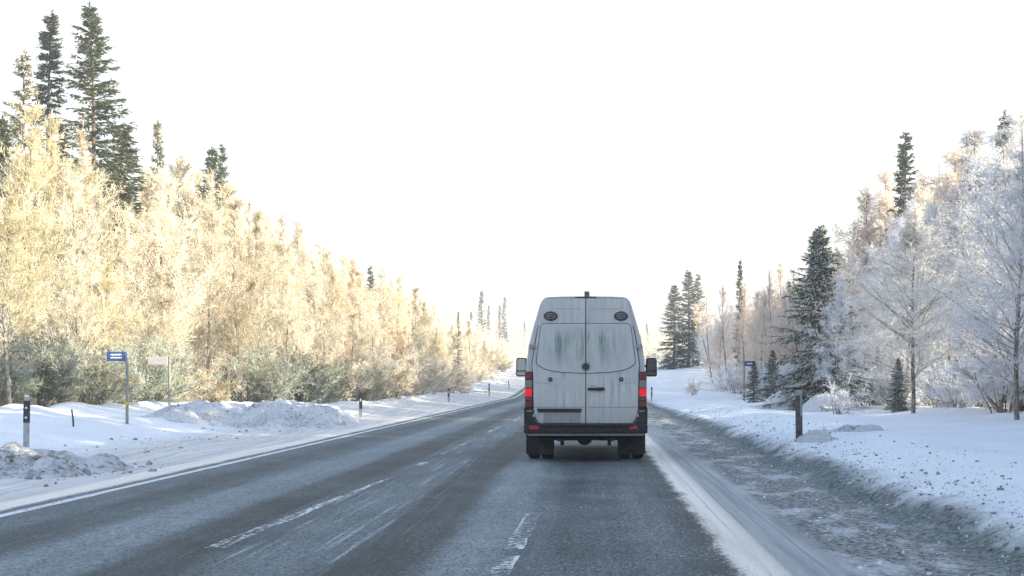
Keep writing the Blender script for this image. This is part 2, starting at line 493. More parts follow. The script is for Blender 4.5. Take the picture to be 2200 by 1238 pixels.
M = {}
M['snow'] = mat_snow()
M['heap_dirty'] = mat_heap("dirty_snow", .8)
M['heap_blue'] = mat_heap("ploughed_snow", .5)
M['heap_clean'] = mat_heap("drifted_snow", .05)
M['road'] = mat_road()
M['paint_line'] = mat_marking('worn_paint', .36); M['paint_worn'] = mat_marking('faded_paint', .47)
M['twig_warm'] = mat_twig("frosted_twigs_tan", (.87, .83, .75), (.40, .34, .20), .35, .55, (1, .95, .86))
M['twig_gold'] = mat_twig("golden_twigs", (.82, .77, .62), (.38, .33, .17), .36, .57, (1, .96, .85))
M['twig_rust'] = mat_twig("rusty_twigs", (.80, .68, .52), (.42, .26, .13), .36, .60, (1, .92, .8))
M['twig_white'] = mat_twig("white_frosted_twigs", (.84, .84, .85), (.46, .43, .41), .27, .46, (1, .97, .95), .42)
M['twig_sun_peach'] = mat_twig("sun_peach_frosted_twigs", (.86, .80, .74), (.54, .42, .33), .27, .46, (1, .94, .86), .42)  # warm sunlight on the crowns is put into this twig colour
M['twig_grey'] = mat_twig("grey_frosted_twigs", (.80, .82, .86), (.36, .36, .375), .31, .52, (.97, .98, 1), .4)
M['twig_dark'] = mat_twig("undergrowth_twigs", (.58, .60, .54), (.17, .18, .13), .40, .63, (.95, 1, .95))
M['needle'] = mat_twig("spruce_needles", (.13, .145, .075), (.030, .045, .026), .38, .66, (.9, 1, .9), .12, .1)
M['needle_pale'] = mat_twig("frosted_needles", (.50, .47, .34), (.10, .11, .06), .40, .62, (1, .95, .85), .15, .15)
M['frost'] = mat_twig("needle_frost", (.80, .81, .83), (.52, .54, .55), .36, .60, (1, 1, 1), .2, .1)
M['limb'] = mat_bark("frosted_limb", (.17, .15, .13), (.55, .52, .48))
M['bark'] = mat_bark("birch_bark", (.08, .07, .06), (.34, .31, .27))
M['bark_dark'] = mat_bark("spruce_bark", (.06, .045, .035), (.17, .13, .10))

# ------------------------------------------------------------------ ground sheet
def grid_mesh(name, xs, ys, hf, mat, latf):
    X, Y = np.meshgrid(xs, ys)
    Z = hf(X, Y)
    V = np.stack([X.ravel(), Y.ravel(), Z.ravel()], 1)
    ny, nx = X.shape
    i = np.arange((ny - 1) * (nx - 1)); r, c = i // (nx - 1), i % (nx - 1)
    a = r * nx + c
    Fc = np.stack([a, a + 1, a + nx + 1, a + nx], 1)
    me = mesh_np(name, V, Fc, [mat], smooth=True)
    at = me.attributes.new("lat", 'FLOAT', 'POINT')
    at.data.foreach_set("value", latf(X, Y).ravel().astype(np.float32))
    return me

def geo(a, b, n):
    return a + (b - a) * (np.linspace(0, 1, n) ** 2.4)

# the sheet is laid out along the road: columns are offsets from the road's centre line
ls = np.concatenate([-geo(17, 900, 44)[::-1], np.arange(-16.9, -6.3, .14), np.arange(-6.3, .6, .35), np.arange(.6, 6.5, .06), np.arange(6.5, 13, .16), geo(13, 900, 44)])
ys = np.concatenate([-geo(8, 260, 14)[::-1], np.arange(-7, 8, 1.0), np.arange(8, 30, .10), np.arange(30, 62, .22), np.arange(62, 130, .7), np.arange(130, 420, 4), geo(420, 1800, 24)])
ls = np.unique(np.round(ls, 4)); ys = np.unique(np.round(ys, 4))
Lg, Yg = np.meshgrid(ls, ys)
Xg = Lg + road_c(Yg)
Zg = terr(Xg, Yg)
ny, nx = Lg.shape
ii = np.arange((ny - 1) * (nx - 1)); rr, cc = ii // (nx - 1), ii % (nx - 1); aa = rr * nx + cc
me = mesh_np("snow_ground", np.stack([Xg.ravel(), Yg.ravel(), Zg.ravel()], 1), np.stack([aa, aa + 1, aa + nx + 1, aa + nx], 1), [M['snow']], smooth=True)
me.attributes.new("lat", 'FLOAT', 'POINT').data.foreach_set("value", Lg.ravel().astype(np.float32))
tag(link("ground", me), kind="structure")

# road sheet
rl = np.linspace(-6.3, 1.34, 27); ry = np.concatenate([np.arange(-60, 100, 2.0), np.arange(100, 620, 4.0)])
Lr_, Yr_ = np.meshgrid(rl, ry)
Zr_ = base_h(Yr_) + 0.0
ny, nx = Lr_.shape
ii = np.arange((ny - 1) * (nx - 1)); rr, cc = ii // (nx - 1), ii % (nx - 1); aa = rr * nx + cc
me = mesh_np("road", np.stack([(Lr_ + road_c(Yr_)).ravel(), Yr_.ravel(), Zr_.ravel()], 1), np.stack([aa, aa + 1, aa + nx + 1, aa + nx], 1), [M['road']], smooth=True)
me.attributes.new("lat", 'FLOAT', 'POINT').data.foreach_set("value", Lr_.ravel().astype(np.float32))
tag(link("road", me), kind="structure")

def strip(mb, l0, l1, w0, w1, y0, y1, step=.5):
    n = max(2, int((y1 - y0) / step) + 1)
    vs = []; fs = []
    for i in range(n):
        u = i / (n - 1); y = y0 + (y1 - y0) * u; l = l0 + (l1 - l0) * u; w = (w0 + (w1 - w0) * u) / 2
        j1, j2 = (random.uniform(-.012, .012) for _ in range(2))
        x = l + float(road_c(y)); z = float(base_h(y)) + .004
        vs += [(x - w + j1, y, z), (x + w + j2, y, z)]
    for i in range(n - 1): fs.append((2 * i, 2 * i + 1, 2 * i + 3, 2 * i + 2))
    mb.add(vs, fs)
mb = MB()
strip(mb, -5.72, -5.62, .12, .12, -40, 30, .4); strip(mb, -5.62, -5.40, .12, .12, 30, 105, 1); strip(mb, -5.40, -5.4, .12, .12, 105, 400, 3)
tag(mb.build("edge_line", M['paint_line']), kind="structure")
mb = MB()
for a, b, l0, l1, w0, w1 in ((-14, -8, -2.95, -2.95, .12, .12), (-2, 4, -2.95, -2.95, .12, .12), (10.8, 19.4, -2.92, -2.64, .16, .05), (21.0, 22.0, -2.62, -2.61, .11, .11), (24.4, 30.5, -2.60, -2.56, .09, .09),
                             (34, 38, -2.55, -2.5, .10, .10), (45, 51, -2.48, -2.45, .1, .1), (60, 66, -2.4, -2.4, .1, .1), (75, 81, -2.3, -2.3, .1, .1), (90, 96, -2.3, -2.3, .1, .1), (105, 111, -2.3, -2.3, .1, .1)):
    strip(mb, l0, l1, w0, w1, a, b, .3)
for y in range(120, 330, 15): strip(mb, -2.3, -2.3, .1, .1, y, y + 6, .5)
tag(mb.build("centre_line", M['paint_worn']), kind="structure")
mb = MB()
for a, b, l0, l1 in ((7.2, 10.35, -.62, -.61), (10.75, 13.7, -.60, -.555)): strip(mb, l0, l1, .15, .15, a, b, .15)
tag(mb.build("lane_line", M['paint_worn']), kind="structure")

# ------------------------------------------------------------------ snow heaps
def heap(name, cx, cy, rx, ry, h, seed, mat, rough=.3, rot=0.0, n=72, peak=1.0):
    u = np.linspace(-1.15, 1.15, n)
    U, W = np.meshgrid(u, u)
    X = cx + U * rx * math.cos(rot) - W * ry * math.sin(rot); Y = cy + U * rx * math.sin(rot) + W * ry * math.cos(rot)
    r = np.sqrt(U ** 2 + W ** 2) * (1 + .35 * fbm(U * 1.6, W * 1.6, seed, 3))
    prof = np.clip(1 - r, 0, 1)
    prof = sst(0, .55, prof) if peak < 1 else prof * prof * (3 - 2 * prof)
    edge = sst(0, .25, prof)
    Z = terr(X, Y) + h * prof + edge * rough * h * (fbm(X * 1.8, Y * 1.8, seed + 1, 4) * .8 + .35 * np.abs(fbm(X * 5, Y * 5, seed + 2, 3))) - .05 * (1 - sst(0, .08, prof))
    i = np.arange((n - 1) * (n - 1)); rr, cc = i // (n - 1), i % (n - 1); a = rr * n + cc
    return link(name, mesh_np(name, np.stack([X.ravel(), Y.ravel(), Z.ravel()], 1), np.stack([a, a + 1, a + n + 1, a + n], 1), [mat], smooth=True))
def px(x, s): return (x - 1270.0) / s
def at(x, s): return ((x - 1270.0) / s, F / s)

tag(heap("snow_pile", -8.0, 19.6, 1.45, 2.0, .27, 71, M['heap_dirty'], .9, 0, 110), "low mound of dirty crumbled snow at the left road edge below the marker post", "snow pile")
tag(heap("snow_pile", -8.9, 41.5, 1.9, 5.4, .42, 73, M['heap_blue'], 1.0, R(10), 130, .5), "long high ridge of ploughed blue-white snow blocks left of the road", "snow pile")
tag(heap("snow_pile", -10.6, 39.2, 1.5, 2.9, .36, 77, M['heap_blue'], .9, R(-6), 100, .5), "smaller ploughed snow pile just behind the thin pole leaning beside it", "snow pile")
tag(heap("snow_pile", 6.75, 49.5, 1.15, 2.2, .72, 79, M['heap_clean'], .12, 0, 60), "smooth cone of clean snow left of the wooden right-hand post", "snow pile")
tag(heap("snow_pile", 7.4, 45.5, .75, 1.0, .55, 83, M['heap_blue'], .25, 0, 50), "small rounded grey snow lump in front of the big spruce", "snow pile")
tag(heap("snow_pile", 3.85, 24.1, .42, .7, .16, 85, M['heap_blue'], 1.2, 0, 60), "crumbly low snow heap at the foot of the wooden right-hand post", "snow pile")
tag(heap("snow_pile", 4.8, 25.6, .3, .9, .13, 87, M['heap_blue'], 1.2, R(25), 60), "flat broken snow slab to the right of the wooden post", "snow pile")

# loose clods (uncountable)
def clods(name, spots, mat):
    ico = np.array([(0, 0, 1), (.89, 0, .45), (.28, .85, .45), (-.72, .53, .45), (-.72, -.53, .45), (.28, -.85, .45),
                    (.72, .53, -.45), (-.28, .85, -.45), (-.89, 0, -.45), (-.28, -.85, -.45), (.72, -.53, -.45), (0, 0, -1)])
    fc = np.array([(0, 1, 2), (0, 2, 3), (0, 3, 4), (0, 4, 5), (0, 5, 1), (1, 6, 2), (2, 7, 3), (3, 8, 4), (4, 9, 5), (5, 10, 1),
                   (2, 6, 7), (3, 7, 8), (4, 8, 9), (5, 9, 10), (1, 10, 6), (11, 7, 6), (11, 8, 7), (11, 9, 8), (11, 10, 9), (11, 6, 10)])
    S = np.asarray(spots)
    n = len(S)
    j = rng.uniform(.65, 1.25, (n, 12, 1))
    ax = rng.uniform(.7, 1.4, (n, 1, 3)) * np.array([1, 1, .7])
    V = ico[None] * j * ax * S[:, 3][:, None, None] + S[:, :3][:, None]
    Fc = fc[None] + (np.arange(n) * 12)[:, None, None]
    return link(name, mesh_np(name, V.reshape(-1, 3), Fc.reshape(-1, 3), [mat]))
M['clod'] = plain("dirty_ice", (.26, .26, .265), .8, .2, 0, .45, 6)
M['clod_white'] = plain("snow_crumb", (.72, .74, .77), .8, .2, 0, .12, 6)
def scatter(n, lf, yf, sf):
    y = yf(n); l = lf(n, y); x = l + road_c(y)
    return np.stack([x, y, terr(x, y) + .005, sf(n)], 1)
sp = scatter(1500, lambda n, y: 2.95 + np.abs(rng.normal(0, .9, n)), lambda n: 8 + 44 * rng.random(n) ** 1.5, lambda n: .007 + .020 * rng.random(n) ** 4)
tag(clods("slush_clods", sp, M['clod']), "dark crumbs of dirty ice strewn over the right snow bank", "ice crumbs", kind="stuff")
sp = scatter(700, lambda n, y: 1.8 + 1.9 * rng.random(n), lambda n: 8 + 40 * rng.random(n) ** 1.4, lambda n: .006 + .016 * rng.random(n) ** 4)
tag(clods("snow_clods", sp, M['clod_white']), "pale snow crumbs lying in the slush beside the lane", "snow crumbs", kind="stuff")
sp = np.concatenate([scatter(260, lambda n, y: -7.9 + rng.normal(0, .75, n), lambda n: 19.6 + rng.normal(0, 1.2, n), lambda n: .012 + .06 * rng.random(n) ** 4),
                     scatter(200, lambda n, y: -7.5 - 2.5 * rng.random(n), lambda n: 17 + 24 * rng.random(n), lambda n: .010 + .045 * rng.random(n) ** 5)])
for r_ in sp:
    dd = 1 - math.hypot((r_[0] + 8.0) / 1.45, (r_[1] - 19.6) / 2.0)
    if dd > 0: r_[2] += .27 * dd * dd * (3 - 2 * dd)
tag(clods("ice_clods", sp, M['clod']), "dirty ice lumps scattered over the left verge", "ice lumps", kind="stuff")

# ------------------------------------------------------------------ tree generators
def unit(v): return v / np.maximum(np.linalg.norm(v, axis=-1, keepdims=True), 1e-9)

def grow(start, dirs, length, nseg, bend, wob, g):
    """polylines: start (n,3), dirs (n,3), length (n,), bend = vertical pull per unit, returns (n,nseg+1,3)"""
    P = [start]; d_ = unit(dirs)
    for k in range(nseg):
        d_ = unit(d_ + np.array([0, 0, 1.0]) * (bend / nseg) + g.normal(0, wob, d_.shape))
        P.append(P[-1] + d_ * (length / nseg)[:, None])
    return np.stack(P, 1)

def tubes(P, rad, sides=3):
    n, m, _ = P.shape
    T = unit(np.gradient(P, axis=1))
    ref = np.where(np.abs(T[..., 2:3]) > .9, np.array([1.0, 0, 0]), np.array([0, 0, 1.0]))
    U = unit(np.cross(T, ref)); W = np.cross(T, U)
    a = np.arange(sides) * 2 * np.pi / sides
    V = P[:, :, None] + (U[:, :, None] * np.cos(a)[:, None] + W[:, :, None] * np.sin(a)[:, None]) * rad[:, :, None, None]
    b = (np.arange(n) * m * sides)[:, None, None] + (np.arange(m - 1) * sides)[None, :, None]
    k = np.arange(sides)[None, None]; k2 = (k + 1) % sides
    f1 = np.stack([b + k, b + k2, b + sides + k2], -1).reshape(-1, 3); f2 = np.stack([b + k, b + sides + k2, b + sides + k], -1).reshape(-1, 3)
    return V.reshape(-1, 3), np.concatenate([f1, f2])

def blades(B, D, ln, w, g):
    """one slim pointed leaf-like twig per row"""
    D = unit(D); S = unit(np.cross(D, g.normal(0, 1, D.shape))) * (w / 2)[:, None]
    V = np.stack([B - S, B + S, B + D * ln[:, None]], 1)
    return V.reshape(-1, 3), np.arange(len(B) * 3).reshape(-1, 3)

class Acc:
    def __init__(s): s.V = []; s.F = []; s.m = []; s.n = 0
    def add(s, VF, mi=0):
        V, Fc = VF; s.V.append(V); s.F.append(Fc + s.n); s.m.append(np.full(len(Fc), mi)); s.n += len(V)
    def mesh(s, name, mats, smooth=False):
        return mesh_np(name, np.concatenate(s.V), np.concatenate(s.F), mats, np.concatenate(s.m), smooth)

def pick(P, par, t):
    """point and direction on polyline par at t in 0..1"""
    m = P.shape[1] - 1
    k = np.clip((t * m).astype(int), 0, m - 1); f = (t * m - k)[:, None]
    a, b = P[par, k], P[par, k + 1]
    return a * (1 - f) + b * f, unit(b - a)

def tilt(D, ang, g):
    ax = unit(np.cross(D, g.normal(0, 1, D.shape)))
    return D * np.cos(ang)[:, None] + ax * np.sin(ang)[:, None]

def birch(seed, H=10.0, nl=34, width=.20, low=.12, up=50, bend=.5, subs=8, tw=9, tlen=.42, tw_w=.022, droop=0.0, r0=.085, lean=.0, dens=3, stems=1):
    g = np.random.default_rng(seed)
    tr, cr = Acc(), Acc()
    for sidx in range(stems):
        hs = H * (1 if sidx == 0 else g.uniform(.65, .95))
        dr = np.array([[g.normal(0, .03) + lean + (g.uniform(-.22, .22) if stems > 1 else 0), g.normal(0, .03) + (g.uniform(-.22, .22) if stems > 1 else 0), 1.0]])
        T = grow(np.array([[0, 0, -.2]]) + g.normal(0, .12 * (stems > 1), (1, 3)) * [1, 1, 0], dr, np.array([hs]), 12, .15, .030, g)
        if lean == 0 and stems == 1: T[:, :, :2] -= np.linspace(0, .8, 13)[None, :, None] * (T[:, -1:, :2] - T[:, :1, :2])
        T[:, 9:, :2] = T[:, 9:10, :2] + (T[:, 9:, :2] - T[:, 9:10, :2]) * .35
        rt = (r0 / math.sqrt(stems)) * (1 - np.linspace(0, 1, 13)) ** .8 + .008
        tr.add(tubes(T, rt[None], 7))
        n = max(8, nl // stems)
        t = np.sort(low + (0.94 - low) * g.random(n) ** 1.05)
        az = np.arange(n) * 2.399 + g.normal(0, .5, n)
        el = np.radians(np.clip(up + g.normal(0, 9, n) + 42 * (t - .45), 15, 80))
        base, _ = pick(T, np.zeros(n, int), t)
        D = np.stack([np.cos(az) * np.cos(el), np.sin(az) * np.cos(el), np.sin(el)], 1)
        tt = (t - low) / (1 - low)
        prof = (.35 + .65 * np.sin(np.clip(tt * 1.15 + .18, 0, 1) * math.pi) ** .8) * (1 - .58 * tt ** 1.5)
        ln = hs * width * 1.75 * prof * g.uniform(.7, 1.25, n)
        L1 = grow(base, D, ln, 6, bend, .10, g)
        r1 = (.007 + .008 * ln[:, None] / 2) * (1 - np.linspace(0, 1, 7)[None]) ** .7 + .005
        cr.add(tubes(L1, r1, 4), 1)
        # sub-branches
        ns = n * subs
        par = np.repeat(np.arange(n), subs); ts = g.uniform(.15, 1.0, ns)
        b2, d2 = pick(L1, par, ts)
        D2 = tilt(d2, np.radians(g.uniform(25, 60, ns)), g)
        l2 = np.clip(ln[par] * g.uniform(.25, .5, ns) * (1.15 - .5 * ts), .18, 1.6)
        L2 = grow(b2, D2, l2, 4, bend * .6 - droop, .12, g)
        cr.add(tubes(L2, np.full((ns, 5), .009) * np.linspace(1, .6, 5)[None], 3))
        # twigs: on sub-branches, on limb ends, and on the leader
        A = []; Dd = []
        q = ns * tw; p = np.repeat(np.arange(ns), tw); u = g.random(q) ** .8
        b3, d3 = pick(L2, p, u); A.append(b3); Dd.append(d3)
        q2 = n * 14; p = np.repeat(np.arange(n), 14); u = g.uniform(.3, 1, q2)
        b3, d3 = pick(L1, p, u); A.append(b3); Dd.append(d3)
        
        A = np.concatenate(A); Dd = np.concatenate(Dd)
        keep = g.random(len(A)) > .62 * np.clip(A[:, 2] / hs, 0, 1) ** 3
        A = A[keep]; Dd = Dd[keep]; q = len(A)
        D3 = unit(tilt(Dd, np.radians(g.uniform(15, 65, q)), g) + np.array([0, 0, .25]) - np.array([0, 0, 1.0]) * droop * g.uniform(.6, 1.8, (q, 1)))
        l3 = tlen * g.uniform(.5, 1.3, q) * (1.15 - .60 * np.clip(A[:, 2] / hs, 0, 1) ** 2)
        cr.add(blades(A, D3, l3, tw_w * g.uniform(.7, 1.3, q), g))
        u = g.uniform(.80, 1, 46) ; b3, d3 = pick(T, np.zeros(46, int), u)
        cr.add(blades(b3, tilt(d3, np.radians(g.uniform(8, 40, 46)), g), tlen * g.uniform(.4, .9, 46), np.full(46, tw_w * .8), g))
        for k in range(dens):
            u = g.uniform(.1, .9, q)
            b4 = A + D3 * (l3 * u)[:, None]
            D4 = unit(tilt(D3, np.radians(g.uniform(30, 65, q)), g) - np.array([0, 0, 1.0]) * droop * .6)
            cr.add(blades(b4, D4, l3 * g.uniform(.3, .55, q), tw_w * g.uniform(.7, 1.2, q), g))
    return tr, cr

def spruce(seed, H=10.0, rad=.17, low=.03, step=.30, nb=9, droop=-.55, frost=.25, slim=1.0, full=1.0, r0=.11, nw=.055):
    g = np.random.default_rng(seed)
    tr, cr = Acc(), Acc()
    T = grow(np.array([[0, 0, -.2]]), np.array([[g.normal(0, .015), g.normal(0, .015), 1.0]]), np.array([H + .2]), 12, .1, .012, g)
    T[:, :, :2] -= np.linspace(0, 1, 13)[None, :, None] * (T[:, -1:, :2] - T[:, :1, :2])
    tr.add(tubes(T, (r0 * (1 - np.linspace(0, 1, 13)) ** .9 + .008)[None], 7))
    z = []; zz = low * H + .1
    while zz < H * .985:
        z.append(zz); zz += step * (1.15 - .7 * zz / H) * g.uniform(.75, 1.25)
    z = np.array(z); cnt = np.maximum(4, (nb * (1 - .45 * z / H)).astype(int))
    zi = np.repeat(z, cnt); n = len(zi)
    zi = zi + g.normal(0, step * .25, n)
    t = np.clip(zi / H, 0, .995)
    az = g.uniform(0, 2 * np.pi, n)
    base, _ = pick(T, np.zeros(n, int), np.clip((zi + .2) / (H + .2), 0, 1))
    lobes = 1 + .22 * np.sin(az * 2 + seed) + .15 * np.sin(zi * 2.1 + az * 3)
    ln = H * rad * slim * (np.minimum(1, (1 - t) * 1.12) ** (.85)) * lobes * g.uniform(.62, 1.18, n) + .05
    ln *= np.where(t < .12, .8 + t * 1.6, 1)
    el = np.radians(-8 + 48 * t ** 1.5 + g.normal(0, 7, n))
    D = np.stack([np.cos(az) * np.cos(el), np.sin(az) * np.cos(el), np.sin(el)], 1)
    P = []; d_ = D.copy(); cur = base; P.append(cur)
    for k in range(5):
        pull = droop * (1 - t) * (.9 - .45 * k)       # droops first, tip lifts again
        d_ = unit(d_ + np.stack([0 * pull, 0 * pull, pull * .35], 1) + g.normal(0, .06, d_.shape))
        cur = cur + d_ * (ln / 5)[:, None]; P.append(cur)
    L1 = np.stack(P, 1)
    cr.add(tubes(L1, np.full((n, 6), .010) * np.linspace(1.3, .4, 6)[None], 3), 2)
    # branchlets on both sides of each branch
    kb = max(6, int(13 * full))
    q = n * kb; p = np.repeat(np.arange(n), kb); u = g.uniform(.08, 1.0, q)
    b, dd = pick(L1, p, u)
    side = unit(np.cross(dd, np.array([0, 0, 1.0]))) * np.where(g.random(q) < .5, 1, -1)[:, None]
    D2 = unit(dd * g.uniform(.5, 1.2, (q, 1)) + side * g.uniform(.3, 1.1, (q, 1)) + np.array([0, 0, -1.0]) * g.uniform(-.1, .75, (q, 1)))
    l2 = np.clip(.14 + ln[p] * .30 * (1 - u * .75) * g.uniform(.5, 1.2, q), .10, .7)
    cr.add(blades(b, D2, l2, nw * g.uniform(.8, 1.5, q), g), 0)
    for k in range(3):
        v = g.uniform(.1, .95, q)
        b3 = b + D2 * (l2 * v)[:, None]
        D3 = unit(tilt(D2, np.radians(g.uniform(25, 60, q)), g) - np.array([0, 0, .25]))
        fz = g.random(q) < frost
        l3 = np.clip(l2 * g.uniform(.35, .6, q), .06, .3)
        cr.add(blades(b3[~fz], D3[~fz], l3[~fz], nw * .9 * np.ones((~fz).sum()), g), 0)
        cr.add(blades(b3[fz] + [0, 0, .02], D3[fz], l3[fz], nw * .75 * np.ones(fz.sum()), g), 1)
    # leader
    u = g.uniform(.93, 1, 40); b, dd = pick(T, np.zeros(40, int), u)
    cr.add(blades(b, tilt(dd, np.radians(g.uniform(20, 60, 40)), g), g.uniform(.08, .22, 40), np.full(40, nw * .7), g), 0)
    return tr, cr

def shrub(seed, H=2.0, n=16, spread=.5, tw=16, tlen=.32, tw_w=.02, dens=2):
    g = np.random.default_rng(seed)
    tr, cr = Acc(), Acc()
    az = g.uniform(0, 2 * np.pi, n); el = np.radians(90 - np.abs(g.normal(0, 28, n)) - 6)
    D = np.stack([np.cos(az) * np.cos(el), np.sin(az) * np.cos(el), np.sin(el)], 1)
    st = np.stack([g.normal(0, spread * .35, n), g.normal(0, spread * .35, n), np.full(n, -.15)], 1)
    ln = H * g.uniform(.55, 1.15, n)
    L1 = grow(st, D, ln, 6, -.15, .10, g)
    tr.add(tubes(L1, np.full((n, 7), .014) * np.linspace(1.2, .5, 7)[None], 4))
    ns = n * 6; p = np.repeat(np.arange(n), 6); u = g.uniform(.2, 1, ns)
    b, d_ = pick(L1, p, u)
    L2 = grow(b, tilt(d_, np.radians(g.uniform(20, 50, ns)), g), H * g.uniform(.15, .4, ns), 3, .1, .12, g)
    cr.add(tubes(L2, np.full((ns, 4), .008), 3))
    q = ns * tw; p = np.repeat(np.arange(ns), tw); u = g.random(q)
    A, Dd = pick(L2, p, u)
    D3 = tilt(Dd, np.radians(g.uniform(15, 60, q)), g); l3 = tlen * g.uniform(.4, 1.2, q)
    cr.add(blades(A, D3, l3, tw_w * g.uniform(.7, 1.3, q), g))
    for k in range(dens):
        u = g.uniform(.1, .9, q)
        cr.add(blades(A + D3 * (l3 * u)[:, None], tilt(D3, np.radians(g.uniform(30, 60, q)), g), l3 * .45, tw_w * np.ones(q), g))
    return tr, cr

PROTO = {}
def proto(key, gen, H, tmats, cmats, cmats2=None):
    tr, cr = gen
    if len(cmats) == 1: cmats = cmats + [M['limb']]
    PROTO[key] = (H, tr.mesh("trunk", tmats, True), cr.mesh("crown", cmats))
def variant(key, src, cmats):
    H, t_, c_ = PROTO[src]
    c2 = c_.copy()
    for i, m in enumerate(cmats): c2.materials[i] = m
    PROTO[key] = (H, t_, c2)

BK, BD = [M['bark']], [M['bark_dark']]
for i in range(6):   # left forest: slender, upswept, dense tops
    proto(f"lb{i}", birch(100 + i, 10, nl=36 + 3 * (i % 3), width=.17 + .035 * (i % 3), low=.10 + .05 * (i % 2), up=52, bend=.55, subs=9, tw=12, tlen=.42, tw_w=.021, dens=3, stems=1 + (i % 3 == 2)), 10, BK, [M['twig_warm']])
variant("lg0", "lb1", [M['twig_gold']]); variant("lg1", "lb4", [M['twig_gold']]); variant("lr0", "lb2", [M['twig_rust']]); variant("lr1", "lb3", [M['twig_rust']])
for i in range(3):   # right side: white, hanging twigs
    proto(f"rw{i}", birch(200 + i, 10, nl=58, width=.20, low=.12, up=46, bend=.25, subs=9, tw=13, tlen=.34, tw_w=.022, droop=.35, dens=3), 10, BK, [M['twig_white']])
proto("rg0", birch(220, 10, nl=46, width=.21, low=.16, up=42, bend=.30, subs=11, tw=14, tlen=.40, tw_w=.019, droop=.45, dens=3, r0=.10), 10, BK, [M['twig_grey']])
proto("rg1", birch(221, 10, nl=32, width=.20, low=.20, up=46, bend=.35, subs=11, tw=14, tlen=.38, tw_w=.019, droop=.35, dens=3, lean=-.08), 10, BK, [M['twig_grey']])
M['twig_bright'] = mat_twig("thick_hoar_frost", (.88, .87, .85), (.66, .62, .57), .24, .42, (1, .98, .96), .45)
proto("rwx", birch(240, 10, nl=66, width=.20, low=.16, up=42, bend=.2, subs=9, tw=14, tlen=.36, tw_w=.026, droop=.3, dens=3), 10, BK, [M['twig_bright']])
for i in range(3): variant(f"rp{i}", f"rw{i}", [M['twig_sun_peach']])  # peach copies of the white birches, sunlight carried by the colour
proto("rt0", birch(230, 10, nl=24, width=.13, low=.42, up=58, bend=.5, subs=7, tw=8, tlen=.34, tw_w=.02, dens=3, lean=.07, r0=.075), 10, BK, [M['twig_sun_peach']])
proto("rt1", birch(231, 10, nl=26, width=.13, low=.38, up=60, bend=.5, subs=7, tw=8, tlen=.34, tw_w=.02, dens=3, stems=2, r0=.08), 10, BK, [M['twig_sun_peach']])
for i in range(3):
    proto(f"sp{i}", spruce(300 + i, 10, rad=.17 + .015 * i, frost=.10), 10, BD, [M['needle'], M['frost'], M['bark_dark']])
proto("ss0", spruce(320, 10, rad=.115, frost=.12, step=.33, nb=8), 10, BD, [M['needle'], M['frost'], M['bark_dark']])
proto("ss1", spruce(321, 10, rad=.085, frost=.15, step=.36, nb=7), 10, BD, [M['needle'], M['frost'], M['bark_dark']])
proto("st0", spruce(351, 17, rad=.13, frost=.10, step=.40, nb=10, nw=.058, full=1.2), 17, BD, [M['needle'], M['frost'], M['bark_dark']])
proto("st1", spruce(352, 17, rad=.085, frost=.12, step=.42, nb=9, nw=.055, full=1.1), 17, BD, [M['needle'], M['frost'], M['bark_dark']])
proto("sf0", spruce(330, 8, rad=.26, frost=.62, step=.25, nb=13, full=1.5, low=.01, nw=.045, r0=.10), 8, BD, [M['needle'], M['frost'], M['bark_dark']])
proto("sp_pale", spruce(340, 10, rad=.12, frost=.5, step=.33, nb=8), 10, BD, [M['needle_pale'], M['frost'], M['bark_dark']])
proto("ss_pale", spruce(341, 10, rad=.09, frost=.3, step=.36, nb=8), 10, BD, [M['needle_pale'], M['frost'], M['bark_dark']])
for i in range(3):
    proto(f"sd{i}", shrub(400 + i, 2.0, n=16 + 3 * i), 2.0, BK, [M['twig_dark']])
    variant(f"sw{i}", f"sd{i}", [M['twig_white']]); variant(f"sn{i}", f"sd{i}", [M['twig_warm']]); variant(f"sg{i}", f"sd{i}", [M['twig_grey']])

taken = []
def plant(key, X, Y, H, name, label, cat, group=None, wide=1.0, rz=None, sink=0.0):
    H0, tm, cm = PROTO[key]
    o = empty(name, (X, Y, float(terr(X, Y)) - sink), random.uniform(0, 6.28) if rz is None else rz)
    s = H / H0
    o.scale = (s * wide, s * wide, s)
    link("trunk", tm, o); link("crown", cm, o)
    tag(o, label, cat, group)
    taken.append((X, Y))
    return o

# ------------------------------------------------------------------ single trees one can point at
def at_base(x, s, H=None, ytop=None):
    X, Y = at(x, s)
    if H is None:
        H = 1.31 + (815 - ytop) / s - float(terr(X, Y))
    return X, Y, H
def special(key, x, s, ytop, name, label, cat, wide=1.0, rz=None, group=None):
    X, Y, H = at_base(x, s, None, ytop)
    return plant(key, X, Y, H, name, label, cat, group, wide, rz)

SPR = 'spruce_tree'
special("st0", 192, 49, 8, SPR, "tallest dark green spruce, at the top left above the frosted forest", "spruce", 1.5)
special("st1", 112, 48, 24, SPR, "tall narrow spruce just left of the tallest spruce, tip near the photo top", "spruce", 1.6)
special("sp_pale", 52, 53, 108, SPR, "pale frost-covered spruce tip, third from the right of the tall trio at top left", "spruce", 1.1)
special("sp2", 262, 47, 268, SPR, "dark spruce shoulder low on the right flank of the tallest spruce", "spruce", 1.5)
special("sp0", 6, 60, 250, SPR, "dark golden spruce cut by the left photo edge halfway up the forest", "spruce", .9)
special("ss_pale", 338, 44, 258, SPR, "thin pale spruce spire standing alone right of the tallest spruces", "spruce", .8)
special("sp0", 455, 37, 316, SPR, "bushy dark spruce top poking out of the left forest slope by itself", "spruce", 1.0)
special("ss0", 478, 36.3, 312, SPR, "slim spruce top just right of the bushy dark one on the left slope", "spruce", .7)
special("ss0", 795, 26.5, 573, SPR, "ragged dark spruce top near the foot of the left forest slope", "spruce", 1.0)
